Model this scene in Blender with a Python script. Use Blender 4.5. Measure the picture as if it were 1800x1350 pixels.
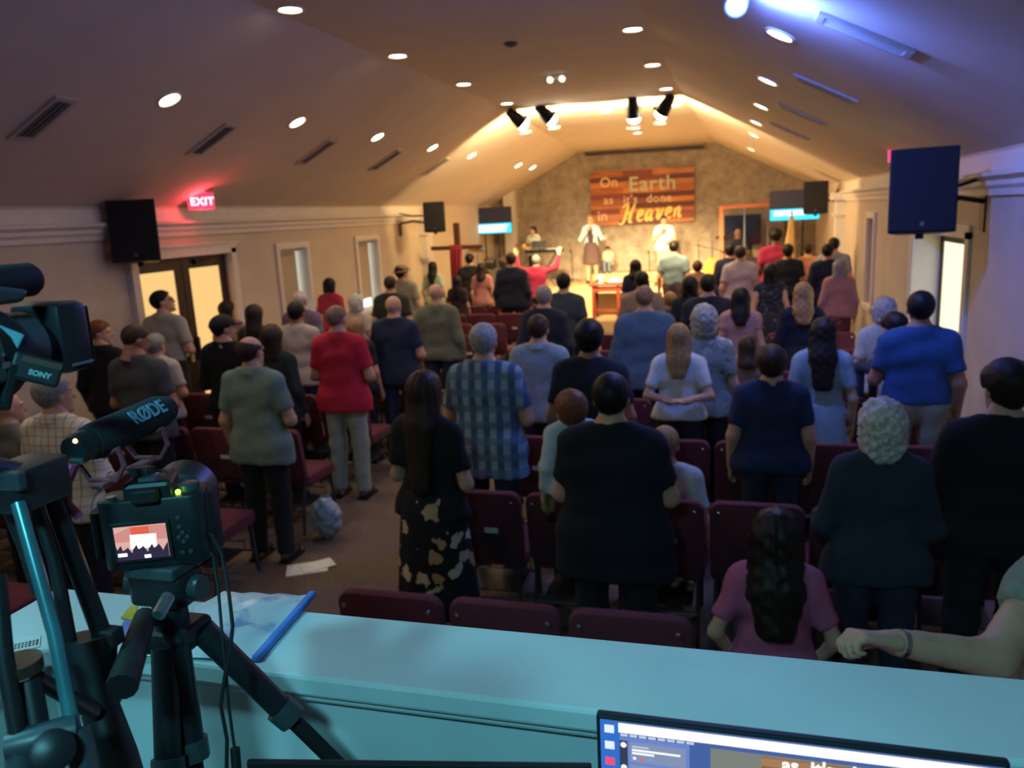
import bpy, bmesh, math, random
import numpy as np
from mathutils import Vector, Matrix
random.seed(7); np.random.seed(7)
for o in list(bpy.data.objects): bpy.data.objects.remove(o)
SC = bpy.context.scene
COL = SC.collection

# ------------------------------------------------------------------ camera
FPX = 1393.0
CAMH = 2.5
_d = np.array([392., -315., FPX]); _d /= np.linalg.norm(_d)
_v = np.array([341., 6582., FPX]); _v -= _d * (_v @ _d); _v /= np.linalg.norm(_v)
_x = np.cross(_v, _d)
RC = np.stack([_x, _d, -_v])            # world <- camera(x right, y down, z forward)
def ray(px, py): return RC @ np.array([px - 900., py - 675., FPX])
def onz(px, py, z):
    w = ray(px, py); t = (z - CAMH) / w[2]; return Vector((w[0]*t, w[1]*t, z))
def onx(px, py, X):
    w = ray(px, py); t = X / w[0]; return Vector((X, w[1]*t, CAMH + w[2]*t))
def ony(px, py, Y):
    w = ray(px, py); t = Y / w[1]; return Vector((w[0]*t, Y, CAMH + w[2]*t))
def atd(px, py, dep):
    w = ray(px, py) / FPX * dep; return Vector((w[0], w[1], CAMH + w[2]))
cam_d = bpy.data.cameras.new('camera'); cam = bpy.data.objects.new('camera', cam_d); COL.objects.link(cam)
cam.matrix_world = Matrix(((RC[0,0], -RC[0,1], -RC[0,2], 0), (RC[1,0], -RC[1,1], -RC[1,2], 0), (RC[2,0], -RC[2,1], -RC[2,2], CAMH), (0,0,0,1)))
cam_d.sensor_width = 36; cam_d.lens = FPX / 1800 * 36; cam_d.clip_start = .05; cam_d.clip_end = 100
cam_d.dof.use_dof = True; cam_d.dof.focus_distance = 1.25; cam_d.dof.aperture_fstop = 5.6
SC.camera = cam
SC.view_settings.view_transform = 'Standard'; SC.view_settings.look = 'None'
SC.view_settings.gamma = 1; SC.view_settings.exposure = 0.25; SC.view_settings.use_curve_mapping = False
W = bpy.data.worlds.new('world'); SC.world = W; W.use_nodes = True
W.node_tree.nodes['Background'].inputs[0].default_value = (.010, .012, .016, 1)
W.node_tree.nodes['Background'].inputs[1].default_value = .5

# light levels (watts): the room's lamps, plus the added cyan booth fill
P_CAN, P_STAGE, P_SPILL, P_BLUE, P_CYAN = 43.0, 5600.0, 210.0, 62.0, 98.0

# ------------------------------------------------------------------ materials
def lin(h):
    h = h.lstrip('#'); c = [int(h[i:i+2], 16) / 255 for i in (0, 2, 4)]
    return tuple(x/12.92 if x <= .04045 else ((x+.055)/1.055)**2.4 for x in c) + (1.0,)
MATS = {}
def mat(key, col, rough=.6, metal=0., var=.12, scale=18., bump=0., emit=None, estr=0., spec=.5, coords='Object', trans=0.):
    if key in MATS: return MATS[key]
    m = bpy.data.materials.new(key); m.use_nodes = True; nt = m.node_tree; b = nt.nodes['Principled BSDF']
    c = lin(col) if isinstance(col, str) else tuple(col) + (1.0,)
    b.inputs['Roughness'].default_value = rough; b.inputs['Metallic'].default_value = metal
    b.inputs['Specular IOR Level'].default_value = spec
    if trans: b.inputs['Transmission Weight'].default_value = trans
    if var > 0:
        tc = nt.nodes.new('ShaderNodeTexCoord'); n = nt.nodes.new('ShaderNodeTexNoise'); n.inputs['Scale'].default_value = scale
        n.inputs['Detail'].default_value = 4
        nt.links.new(tc.outputs[coords], n.inputs['Vector'])
        r = nt.nodes.new('ShaderNodeValToRGB')
        r.color_ramp.elements[0].color = tuple(x*(1-var*1.6) for x in c[:3]) + (1,); r.color_ramp.elements[0].position = .3
        r.color_ramp.elements[1].color = tuple(min(1, x*(1+var)) for x in c[:3]) + (1,); r.color_ramp.elements[1].position = .7
        nt.links.new(n.outputs['Fac'], r.inputs['Fac']); nt.links.new(r.outputs['Color'], b.inputs['Base Color'])
        if bump:
            bp = nt.nodes.new('ShaderNodeBump'); bp.inputs['Strength'].default_value = bump; bp.inputs['Distance'].default_value = .01
            nt.links.new(n.outputs['Fac'], bp.inputs['Height']); nt.links.new(bp.outputs['Normal'], b.inputs['Normal'])
    else: b.inputs['Base Color'].default_value = c
    if emit:
        b.inputs['Emission Color'].default_value = lin(emit) if isinstance(emit, str) else tuple(emit) + (1.,)
        b.inputs['Emission Strength'].default_value = estr
    MATS[key] = m; return m
def grid_lines(nt, vec_out, axis, freq, width):
    """1 where |fract(axis*freq)| < width"""
    sx = nt.nodes.new('ShaderNodeSeparateXYZ'); nt.links.new(vec_out, sx.inputs[0])
    a = nt.nodes.new('ShaderNodeMath'); a.operation = 'MULTIPLY'; a.inputs[1].default_value = freq; nt.links.new(sx.outputs[axis], a.inputs[0])
    f = nt.nodes.new('ShaderNodeMath'); f.operation = 'FRACT'; nt.links.new(a.outputs[0], f.inputs[0])
    l = nt.nodes.new('ShaderNodeMath'); l.operation = 'LESS_THAN'; l.inputs[1].default_value = width; nt.links.new(f.outputs[0], l.inputs[0])
    return l.outputs[0]
def plaid(key, base, l1, l2, fx, fz, wx, wz, rough=.85):
    if key in MATS: return MATS[key]
    m = bpy.data.materials.new(key); m.use_nodes = True; nt = m.node_tree; b = nt.nodes['Principled BSDF']; b.inputs['Roughness'].default_value = rough
    tc = nt.nodes.new('ShaderNodeTexCoord')
    ga = grid_lines(nt, tc.outputs['Object'], 0, fx, wx); gb = grid_lines(nt, tc.outputs['Object'], 2, fz, wz)
    m1 = nt.nodes.new('ShaderNodeMix'); m1.data_type = 'RGBA'; m1.inputs[6].default_value = lin(base); m1.inputs[7].default_value = lin(l1); nt.links.new(ga, m1.inputs[0])
    m2 = nt.nodes.new('ShaderNodeMix'); m2.data_type = 'RGBA'; m2.inputs[7].default_value = lin(l2); nt.links.new(m1.outputs[2], m2.inputs[6])
    h = nt.nodes.new('ShaderNodeMath'); h.operation = 'MULTIPLY'; h.inputs[1].default_value = .65; nt.links.new(gb, h.inputs[0]); nt.links.new(h.outputs[0], m2.inputs[0])
    nt.links.new(m2.outputs[2], b.inputs['Base Color']); MATS[key] = m; return m
def floral(key, base, c1, c2, scale=9., thr=.28):
    if key in MATS: return MATS[key]
    m = bpy.data.materials.new(key); m.use_nodes = True; nt = m.node_tree; b = nt.nodes['Principled BSDF']; b.inputs['Roughness'].default_value = .85
    tc = nt.nodes.new('ShaderNodeTexCoord'); nz = nt.nodes.new('ShaderNodeTexNoise'); nz.inputs['Scale'].default_value = 14
    nt.links.new(tc.outputs['Object'], nz.inputs['Vector'])
    mx = nt.nodes.new('ShaderNodeMix'); mx.data_type = 'RGBA'; mx.inputs[0].default_value = .12
    nt.links.new(tc.outputs['Object'], mx.inputs[6]); nt.links.new(nz.outputs['Color'], mx.inputs[7])
    v = nt.nodes.new('ShaderNodeTexVoronoi'); v.inputs['Scale'].default_value = scale; nt.links.new(mx.outputs[2], v.inputs['Vector'])
    lt = nt.nodes.new('ShaderNodeMath'); lt.operation = 'LESS_THAN'; lt.inputs[1].default_value = thr; nt.links.new(v.outputs['Distance'], lt.inputs[0])
    sp = nt.nodes.new('ShaderNodeSeparateColor'); nt.links.new(v.outputs['Color'], sp.inputs[0])
    g = nt.nodes.new('ShaderNodeMath'); g.operation = 'GREATER_THAN'; g.inputs[1].default_value = .35; nt.links.new(sp.outputs[0], g.inputs[0])
    mul = nt.nodes.new('ShaderNodeMath'); mul.operation = 'MULTIPLY'; nt.links.new(lt.outputs[0], mul.inputs[0]); nt.links.new(g.outputs[0], mul.inputs[1])
    cm = nt.nodes.new('ShaderNodeMix'); cm.data_type = 'RGBA'; cm.inputs[6].default_value = lin(c1); cm.inputs[7].default_value = lin(c2); nt.links.new(sp.outputs[1], cm.inputs[0])
    fm = nt.nodes.new('ShaderNodeMix'); fm.data_type = 'RGBA'; fm.inputs[6].default_value = lin(base); nt.links.new(cm.outputs[2], fm.inputs[7]); nt.links.new(mul.outputs[0], fm.inputs[0])
    nt.links.new(fm.outputs[2], b.inputs['Base Color']); MATS[key] = m; return m
def wood(key, c1, c2, rough=.45, scale=(1.2, 14, 14)):
    if key in MATS: return MATS[key]
    m = bpy.data.materials.new(key); m.use_nodes = True; nt = m.node_tree; b = nt.nodes['Principled BSDF']; b.inputs['Roughness'].default_value = rough
    tc = nt.nodes.new('ShaderNodeTexCoord'); mp = nt.nodes.new('ShaderNodeMapping'); mp.inputs['Scale'].default_value = scale
    oi = nt.nodes.new('ShaderNodeObjectInfo'); 
    nt.links.new(tc.outputs['Object'], mp.inputs['Vector']); nt.links.new(oi.outputs['Random'], mp.inputs['Location'])
    n = nt.nodes.new('ShaderNodeTexNoise'); n.inputs['Scale'].default_value = 2.2; n.inputs['Detail'].default_value = 6; nt.links.new(mp.outputs[0], n.inputs['Vector'])
    r = nt.nodes.new('ShaderNodeValToRGB'); r.color_ramp.elements[0].color = lin(c1); r.color_ramp.elements[0].position = .3; r.color_ramp.elements[1].color = lin(c2); r.color_ramp.elements[1].position = .72
    nt.links.new(n.outputs['Fac'], r.inputs['Fac']); nt.links.new(r.outputs['Color'], b.inputs['Base Color']); MATS[key] = m; return m
def emis(key, col, s):
    if key in MATS: return MATS[key]
    m = bpy.data.materials.new(key); m.use_nodes = True; b = m.node_tree.nodes['Principled BSDF']
    b.inputs['Base Color'].default_value = (.02, .02, .02, 1); b.inputs['Emission Color'].default_value = lin(col); b.inputs['Emission Strength'].default_value = s
    MATS[key] = m; return m

# ------------------------------------------------------------------ mesh helpers
def rotm(rx=0, ry=0, rz=0): return Matrix.Rotation(rz, 3, 'Z') @ Matrix.Rotation(ry, 3, 'Y') @ Matrix.Rotation(rx, 3, 'X')
class MB:
    def __init__(s): s.v = []; s.f = []
    def _add(s, vs, fs):
        k = len(s.v); s.v += [tuple(v) for v in vs]; s.f += [tuple(i + k for i in f) for f in fs]; return s
    def box(s, c, sz, R=None):
        c = Vector(c); h = Vector(sz) / 2; vs = []
        for z in (-1, 1):
            for y in (-1, 1):
                for x in (-1, 1):
                    p = Vector((x*h.x, y*h.y, z*h.z)); vs.append(c + (R @ p if R else p))
        return s._add(vs, [(0,2,3,1), (4,5,7,6), (0,1,5,4), (2,6,7,3), (0,4,6,2), (1,3,7,5)])
    def rbox(s, c, sz, r, R=None, n=3):
        """box with rounded vertical (z) edges"""
        hx, hy, hz = sz[0]/2, sz[1]/2, sz[2]/2; r = min(r, hx*.99, hy*.99); pts = []
        for cx, cy, a0 in ((hx-r, hy-r, 0), (-hx+r, hy-r, 90), (-hx+r, -hy+r, 180), (hx-r, -hy+r, 270)):
            for i in range(n+1):
                a = math.radians(a0 + 90*i/n); pts.append((cx + r*math.cos(a), cy + r*math.sin(a)))
        return s.prism(pts, -hz, hz, c, R)
    def prism(s, pts, z0, z1, c=(0,0,0), R=None):
        c = Vector(c); n = len(pts); tr = (lambda p: c + (R @ Vector(p))) if R else (lambda p: c + Vector(p))
        vs = [tr((x, y, z0)) for x, y in pts] + [tr((x, y, z1)) for x, y in pts]
        fs = [tuple(range(n))[::-1], tuple(range(n, 2*n))] + [(i, (i+1) % n, (i+1) % n + n, i + n) for i in range(n)]
        return s._add(vs, fs)
    def cyl(s, a, b, r0, r1=None, n=14, caps=True):
        a, b = Vector(a), Vector(b); r1 = r0 if r1 is None else r1
        d = (b - a).normalized(); u = d.orthogonal().normalized(); w = d.cross(u)
        vs = [a + (u*math.cos(t) + w*math.sin(t))*r0 for t in [2*math.pi*i/n for i in range(n)]] + [b + (u*math.cos(t) + w*math.sin(t))*r1 for t in [2*math.pi*i/n for i in range(n)]]
        fs = [(i, (i+1) % n, (i+1) % n + n, i + n) for i in range(n)]
        if caps: fs += [tuple(range(n))[::-1], tuple(range(n, 2*n))]
        return s._add(vs, fs)
    def lathe(s, prof, a, d, n=20):
        """prof: list of (dist along d, radius)"""
        a = Vector(a); d = Vector(d).normalized(); u = d.orthogonal().normalized(); w = d.cross(u); vs = []; m = len(prof)
        for t, r in prof:
            for i in range(n):
                q = 2*math.pi*i/n; vs.append(a + d*t + (u*math.cos(q) + w*math.sin(q))*max(r, 1e-4))
        fs = []
        for j in range(m-1):
            for i in range(n): fs.append((j*n+i, j*n+(i+1) % n, (j+1)*n+(i+1) % n, (j+1)*n+i))
        fs += [tuple(range(n))[::-1], tuple(range((m-1)*n, m*n))]
        return s._add(vs, fs)
    def tube(s, pts, r, n=8):
        pts = [Vector(p) for p in pts]; rs = r if isinstance(r, (list, tuple)) else [r]*len(pts); vs = []; u = None
        for i, p in enumerate(pts):
            d = (pts[min(i+1, len(pts)-1)] - pts[max(i-1, 0)]).normalized()
            u = d.orthogonal().normalized() if u is None else (u - d*u.dot(d)).normalized()
            w = d.cross(u)
            vs += [p + (u*math.cos(t) + w*math.sin(t))*rs[i] for t in [2*math.pi*k/n for k in range(n)]]
        m = len(pts); fs = [(j*n+i, j*n+(i+1) % n, (j+1)*n+(i+1) % n, (j+1)*n+i) for j in range(m-1) for i in range(n)]
        fs += [tuple(range(n))[::-1], tuple(range((m-1)*n, m*n))]
        return s._add(vs, fs)
    def ball(s, c, r, nu=12, nv=8):
        c = Vector(c); r = Vector((r, r, r)) if isinstance(r, (int, float)) else Vector(r); vs = [c + Vector((0, 0, r.z))]
        for j in range(1, nv):
            for i in range(nu):
                a = math.pi*j/nv; b = 2*math.pi*i/nu; vs.append(c + Vector((r.x*math.sin(a)*math.cos(b), r.y*math.sin(a)*math.sin(b), r.z*math.cos(a))))
        vs.append(c - Vector((0, 0, r.z))); fs = [(0, 1+i, 1+(i+1) % nu) for i in range(nu)]
        for j in range(nv-2):
            for i in range(nu): fs.append((1+j*nu+i, 1+(j+1)*nu+i, 1+(j+1)*nu+(i+1) % nu, 1+j*nu+(i+1) % nu))
        k = 1+(nv-2)*nu; fs += [(k+i, len(vs)-1, k+(i+1) % nu) for i in range(nu)]
        return s._add(vs, fs)
    def quad(s, *p): return s._add(p, [tuple(range(len(p)))])
    def build(s, name, m, parent=None, loc=None, smooth=False, bevel=0., seg=2):
        me = bpy.data.meshes.new(name); me.from_pydata(s.v, [], s.f); me.update()
        bm = bmesh.new(); bm.from_mesh(me)
        if bevel > 0:
            bmesh.ops.bevel(bm, geom=[e for e in bm.edges if e.is_manifold and e.calc_face_angle(0) > .5], offset=bevel, segments=seg, affect='EDGES', profile=.5, clamp_overlap=True)
        bmesh.ops.recalc_face_normals(bm, faces=bm.faces); bm.to_mesh(me); bm.free()
        if smooth:
            for p in me.polygons: p.use_smooth = True
            if smooth != 'all': me.set_sharp_from_angle(angle=math.radians(40))
        if m: me.materials.append(m)
        o = bpy.data.objects.new(name, me); COL.objects.link(o)
        if parent: o.parent = parent
        if loc is not None: o.location = loc
        return o
def tag(o, label=None, cat=None, group=None, kind=None):
    if label: o['label'] = label
    if cat: o['category'] = cat
    if group: o['group'] = group
    if kind: o['kind'] = kind
    return o
def thing(name, label, cat, loc=(0,0,0), rotz=0., group=None):
    o = bpy.data.objects.new(name, None); COL.objects.link(o); o.location = loc; o.rotation_euler = (0, 0, rotz); o.empty_display_size = .1
    return tag(o, label, cat, group)
def copy_tree(o, parent=None):
    c = o.copy(); COL.objects.link(c); c.parent = parent
    for ch in list(o.children): copy_tree(ch, c)
    return c
def struct(name, mb, m, **k):
    o = mb.build(name, m, **k); o['kind'] = 'structure'; return o
def text_obj(name, body, size, m, parent, loc, R, extrude=.003, offset=0., shear=0., spacing=1., align='LEFT'):
    cu = bpy.data.curves.new(name, 'FONT'); cu.body = body; cu.size = size; cu.extrude = extrude; cu.offset = offset; cu.shear = shear
    cu.space_character = spacing; cu.align_x = align; cu.resolution_u = 3
    t = bpy.data.objects.new(name, cu); COL.objects.link(t); dg = bpy.context.evaluated_depsgraph_get(); dg.update()
    me = bpy.data.meshes.new_from_object(t.evaluated_get(dg)); bpy.data.objects.remove(t); bpy.data.curves.remove(cu)
    me.materials.clear(); me.materials.append(m); o = bpy.data.objects.new(name, me); COL.objects.link(o); o.parent = parent
    o.matrix_local = Matrix.Translation(Vector(loc)) @ (R.to_4x4() if R else Matrix())
    return o
def spot(name, parent, loc, target, power, col, angle=60, blend=.6, r=.05):
    l = bpy.data.lights.new(name, 'SPOT'); l.energy = power; l.color = col; l.spot_size = math.radians(angle); l.spot_blend = blend; l.shadow_soft_size = r
    o = bpy.data.objects.new(name, l); COL.objects.link(o); o.parent = parent; o.location = loc
    o.rotation_euler = (Vector(target) - Vector(loc)).to_track_quat('-Z', 'Y').to_euler(); return o
def point(name, parent, loc, power, col, r=.05):
    l = bpy.data.lights.new(name, 'POINT'); l.energy = power; l.color = col; l.shadow_soft_size = r
    o = bpy.data.objects.new(name, l); COL.objects.link(o); o.parent = parent; o.location = loc; return o
# ------------------------------------------------------------------ the room
XL, XR, YB, Y0, Y1 = -6.6, 2.0, 22.0, -2.6, 13.4
ZE, ZF, FL, FR = 2.83, 4.29, -3.75, -.85          # hall eave, flat ceiling, folds
ZE2, ZF2, FL2, FR2 = 2.83, 4.10, -4.12, -.48      # at the stage wall, where the flat strip has sloped down
m_wall = mat('wall_paint', '#d3c3aa', .8, var=.04, scale=3)
m_ceil = mat('ceiling_paint', '#dacdbd', .9, var=.03, scale=2)
m_trim = mat('white_trim', '#e6dfd0', .5, var=.03)
m_carpet = mat('carpet', '#6b594a', .95, var=.25, scale=60, bump=.4)
m_stagecarpet = mat('stage_carpet', '#b59a72', .95, var=.18, scale=50, bump=.3)
m_black = mat('black_plastic', '#17181b', .45, var=.1)
m_blackm = mat('black_metal', '#131416', .35, metal=.3, var=.08)
m_grey = mat('grey_metal', '#7d8084', .35, metal=.85, var=.08)
m_chrome = mat('chrome', '#b9bdc2', .2, metal=1., var=.05)
m_white = mat('white_plastic', '#e4e3df', .45, var=.03)
m_paper = mat('paper', '#e2e0d8', .8, var=.05)

struct('floor', MB().box(((XL+XR)/2, (YB+Y0)/2, -.05), (XR-XL+.8, YB-Y0+.4, .1)), m_carpet)
# ceiling: hall slopes and flat, drop over the stage, stage slopes and flat
def strip(name, prof, ya, yb, m):
    mb = MB(); t = .06
    for (x0, z0), (x1, z1) in zip(prof[:-1], prof[1:]):
        mb._add([(x0,ya,z0),(x1,ya,z1),(x1,yb,z1),(x0,yb,z0),(x0,ya,z0+t),(x1,ya,z1+t),(x1,yb,z1+t),(x0,yb,z0+t)], [(0,3,2,1),(4,5,6,7),(0,1,5,4),(1,2,6,5),(2,3,7,6),(3,0,4,7)])
    return struct(name, mb, m)
HP = [(XL, ZE), (FL, ZF), (FR, ZF), (XR, ZE)]; SP = [(XL, ZE2), (FL2, ZF2), (FR2, ZF2), (XR, ZE2)]
strip('ceiling', HP, Y0, Y1, m_ceil)
mb = MB()
for i in range(3):
    a, b, c, d = HP[i], HP[i+1], SP[i+1], SP[i]
    q = [(a[0],Y1,a[1]),(b[0],Y1,b[1]),(c[0],YB,c[1]),(d[0],YB,d[1])]
    mb._add(q + [(x,y,z+.06) for x,y,z in q], [(0,3,2,1),(4,5,6,7),(0,1,5,4),(1,2,6,5),(2,3,7,6),(3,0,4,7)])
struct('ceiling', mb, m_ceil)
# back wall, mottled stone-effect
mw = bpy.data.materials.new('stage_wall_stone'); mw.use_nodes = True; nt = mw.node_tree; bs = nt.nodes['Principled BSDF']; bs.inputs['Roughness'].default_value = .85
tc = nt.nodes.new('ShaderNodeTexCoord'); n1 = nt.nodes.new('ShaderNodeTexNoise'); n1.inputs['Scale'].default_value = 3.5; n1.inputs['Detail'].default_value = 8; n1.inputs['Roughness'].default_value = .7
nt.links.new(tc.outputs['Object'], n1.inputs['Vector']); rr = nt.nodes.new('ShaderNodeValToRGB')
rr.color_ramp.elements[0].color = lin('#7a6f62'); rr.color_ramp.elements[0].position = .32; rr.color_ramp.elements[1].color = lin('#b3a592'); rr.color_ramp.elements[1].position = .7
nt.links.new(n1.outputs['Fac'], rr.inputs['Fac']); nt.links.new(rr.outputs['Color'], bs.inputs['Base Color'])
struct('wall_back', MB().prism([(XL,0),(XR,0),(XR,ZE2),(FR2,ZF2),(FL2,ZF2),(XL,ZE2)], 0, .15, (0, YB+.15, 0), Matrix(((1,0,0),(0,0,-1),(0,1,0)))), mw)
struct('wall_front', MB().box(((XL+XR)/2, Y0-.075, 2.2), (XR-XL, .15, 4.4)), m_wall)
def wall_open(name, x0, x1, ya, yb, zt, ops, m):
    """wall slab between x0,x1 with rectangular openings (y0,y1,z0,z1)"""
    mb = MB(); ops = sorted(ops); y = ya; cx = (x0+x1)/2; t = abs(x1-x0)
    for o in ops:
        mb.box((cx, (y+o[0])/2, zt/2), (t, o[0]-y, zt))
        if o[2] > 0: mb.box((cx, (o[0]+o[1])/2, o[2]/2), (t, o[1]-o[0], o[2]))
        mb.box((cx, (o[0]+o[1])/2, (o[3]+zt)/2), (t, o[1]-o[0], zt-o[3])); y = o[1]
    mb.box((cx, (y+yb)/2, zt/2), (t, yb-y, zt)); return struct(name, mb, m)
dl0, dl1, dlz = 7.62, 9.42, 2.22
w1 = (onx(488,440,XL).y, onx(536,440,XL).y, .95, 2.19); w2 = (onx(626,428,XL).y, onx(661,428,XL).y, .95, 2.2)
wall_open('wall_left', XL-.25, XL, Y0, YB, ZE+.05, [(dl0, dl1, 0, dlz), w1, w2], m_wall)
dr1 = onx(1607,430,XR).y; dr0 = onx(1690,600,XR).y; drz = 2.1
wr0, wr1 = 12.9, 13.5
wall_open('wall_right', XR, XR+.45, Y0, YB, ZE+.05, [(dr0, dr1, 0, drz), (wr0, wr1, .9, 2.2)], m_wall)
# cornice band along both side walls
for nm, x, s in (('trim_2', XL, 1), ('trim_3', XR, -1)):
    mb = MB(); pr = [(0,2.47),(.03,2.47),(.035,2.52),(.06,2.55),(.06,2.585),(.11,2.62),(.11,2.65),(.02,2.66),(.02,2.8),(0,2.8)]
    n = len(pr); vs = [(x+s*a, Y0, z) for a, z in pr] + [(x+s*a, 16.4, z) for a, z in pr]
    mb._add(vs, [(i,(i+1)%n,(i+1)%n+n,i+n) for i in range(n)] + [tuple(range(n)), tuple(range(n,2*n))]); struct(nm, mb, m_trim)
# pilasters where the stage begins
for nm, x, s in (('trim_4', XL, 1), ('trim_5', XR, -1)):
    mb = MB().box((x+s*.08, 16.55, 1.3), (.16, .34, 2.6)); mb.box((x+s*.1, 16.55, 2.22), (.2, .4, .05)); mb.box((x+s*.12, 16.55, 2.56), (.24, .46, .14)); mb.box((x+s*.1, 16.55, .12), (.2,.4,.24)); struct(nm, mb, m_trim)
struct('trim_6', MB().box((-6.05, 21.85, 1.7), (.3, .3, 3.0)).box((-6.05, 21.85, 2.4), (.38,.38,.06)), m_trim)
struct('baseboard_left', MB().box((XL+.01, (Y0+dl0)/2, .07), (.02, dl0-Y0, .14)).box((XL+.01, (dl1+16.3)/2, .07), (.02, 16.3-dl1, .14)), m_trim)
struct('baseboard_right', MB().box((XR-.01, (Y0+dr0)/2, .07), (.02, dr0-Y0, .14)).box((XR-.01, (dr1+16.3)/2, .07), (.02, 16.3-dr1, .14)), m_trim)
# stage
struct('trim_7', MB().box(((XL+XR)/2, 19.3, .11), (XR-XL, 5.4, .22)), m_stagecarpet)
struct('trim_8', MB().box(((XL+XR)/2, 19.85, .46), (XR-XL, 4.3, .48)), m_stagecarpet)

# left double door, glass lit from the lobby behind
m_dwood = wood('dark_door_wood', '#2a1f1a', '#3b2c24'); m_glow = emis('lobby_lit_glass', '#f0c27a', .95)
d = thing('door_1', None, None, (XL-.07, (dl0+dl1)/2, 0)); d['kind'] = 'structure'
w = dl1 - dl0
MB().box((.10, -w/2-.05, dlz/2+.03), (.1,.11,dlz+.06)).box((.10, w/2+.05, dlz/2+.03), (.1,.11,dlz+.06)).box((.10, 0, dlz+.06), (.1, w+.24, .13)).box((.10,0,dlz+.135),(.14,w+.3,.03)).build('casing', m_trim, d)
for s in (-1, 1):
    c = s*w/4; lw = w/2-.012; st = .13
    lf = MB().box((0, c-lw/2+st/2, 1.1), (.05, st, 2.2)).box((0, c+lw/2-st/2, 1.1), (.05, st, 2.2)).box((0, c, 2.13), (.05, lw-2*st, .14)).box((0, c, .15), (.05, lw-2*st, .3)).build('door_leaf', m_dwood, d)
    MB().box((0, c, 1.18), (.012, lw-2*st, 1.76)).build('pane', m_glow, lf)
    MB().box((.06, c-s*(lw/2-.06), 1.05), (.07, .03, .3)).build('door_handle', m_grey, lf)
MB().box((.04, .35, 2.14), (.06, .25, .06)).tube([(.06,.3,2.15),(.2,.42,2.15),(.12,.62,2.16)], .01, 6).build('door_closer', m_blackm, d)
# windows with drawn beige shades, daylight leaking at the far edge
m_day = emis('daylight_pane', '#cfe4ee', 1.9); m_shade = mat('window_shade', '#c2b093', .9, var=.05)
for nm, (a, b, z0, z1) in (('window_1', w1), ('window_2', w2)):
    o = thing(nm, None, None, (XL, (a+b)/2, 0)); o['kind'] = 'structure'; ww = b-a; hh = z1-z0; zc = (z0+z1)/2
    MB().box((.02, -ww/2-.045, zc), (.04,.09,hh+.18)).box((.02, ww/2+.045, zc), (.04,.09,hh+.18)).box((.02,0,z1+.045),(.04,ww,.09)).box((.04,0,z0-.045),(.09,ww+.2,.07)).build('window_frame', m_trim, o)
    MB().box((-.21, 0, zc), (.01, ww, hh)).build('pane', m_day, o)
    MB().box((-.14, -.04, zc+.08), (.012, ww-.09, hh-.17)).build('shade', m_shade, o)
    MB().box((-.13, 0, z1-.03), (.04, ww, .05)).build('shade_rail', m_trim, o)
# right side door in its deep reveal, bright glass
m_glow2 = emis('bright_door_glass', '#f1ecc8', 1.15)
d = thing('door_2', None, None, (XR+.3, (dr0+dr1)/2, 0)); d['kind'] = 'structure'; w = dr1-dr0
lf = MB().box((0, -w/2+.05, 1.05), (.05,.1,2.1)).box((0, w/2-.05, 1.05), (.05,.1,2.1)).box((0,0,2.04),(.05,w,.12)).box((0,0,.12),(.05,w,.24)).build('door_leaf', m_dwood, d)
MB().box((0,0,1.12),(.012,w-.2,1.74)).build('pane', m_glow2, lf); MB().box((-.06, -w/2+.09, 1.0), (.05,.03,.2)).build('door_handle', m_grey, lf)
MB().box((-.315, -w/2-.06, 1.08), (.03,.12,2.16)).box((-.315, w/2+.06, 1.08), (.03,.12,2.16)).box((-.315,0,2.16),(.03,w+.24,.12)).build('casing', m_trim, d)
struct('trim_9', MB().box((XR+.13, dr1-.012, 1.05), (.3, .02, 2.1)).box((XR+.13, dr0+.012, 1.05), (.3, .02, 2.1)), m_trim)
o = thing('window_3', None, None, (XR, (wr0+wr1)/2, 0)); o['kind'] = 'structure'
MB().box((-.02,-.345,1.55),(.04,.09,1.48)).box((-.02,.345,1.55),(.04,.09,1.48)).box((-.02,0,2.245),(.04,.6,.09)).box((-.03,0,.86),(.07,.8,.07)).build('window_frame', m_trim, o)
MB().box((.2,0,1.55),(.012,.6,1.3)).build('shade', m_shade, o)

# ------------------------------------------------------------------ sound booth
m_booth = mat('booth_paint', '#cfd6d6', .55, var=.04, scale=6)
ZC = 1.85
struct('trim_10', MB().box((.3, 0, .425), (3.0, 1.9, .85)).box((.3,-.0,.86),(3.0,1.9,.02)), m_carpet)
bw = thing('booth_wall', 'white half wall of the sound booth with a flat ledge cap', 'half wall', (0, 0, 0))
MB().box((.36, 1.02, .905), (3.2, .12, 1.81)).box((-1.175, -.0, .905), (.11, 1.95, 1.81)).build('wall_panel', m_booth, bw)
MB().prism([(-1.245,-.9),(-1.10,-.9),(-1.10,.88),(-1.09,.915),(-1.06,.93),(1.95,.93),(1.95,1.115),(-1.245,1.115)], 1.815, ZC).build('ledge_cap', m_booth, bw, bevel=.006)
MB().cyl((-1.09,.953,1.806),(1.95,.953,1.806),.011,n=10).cyl((-1.112,-.9,1.806),(-1.112,.94,1.806),.011,n=10).build('ledge_moulding', m_booth, bw, smooth=True)
# desk below the ledge
dk = thing('booth_desk', 'dark wood desk under the booth ledge that carries the monitors', 'desk', (.2, .68, .87))
MB().box((.15,0,.735),(2.5,.48,.03)).build('desk_top', wood('desk_wood','#33261f','#4a372c'), dk, bevel=.004)
for x in (-1.0, 1.3):
    for y in (-.18, .2): MB().box((x,y,.36),(.05,.05,.72)).build('leg', m_blackm, dk)

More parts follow.
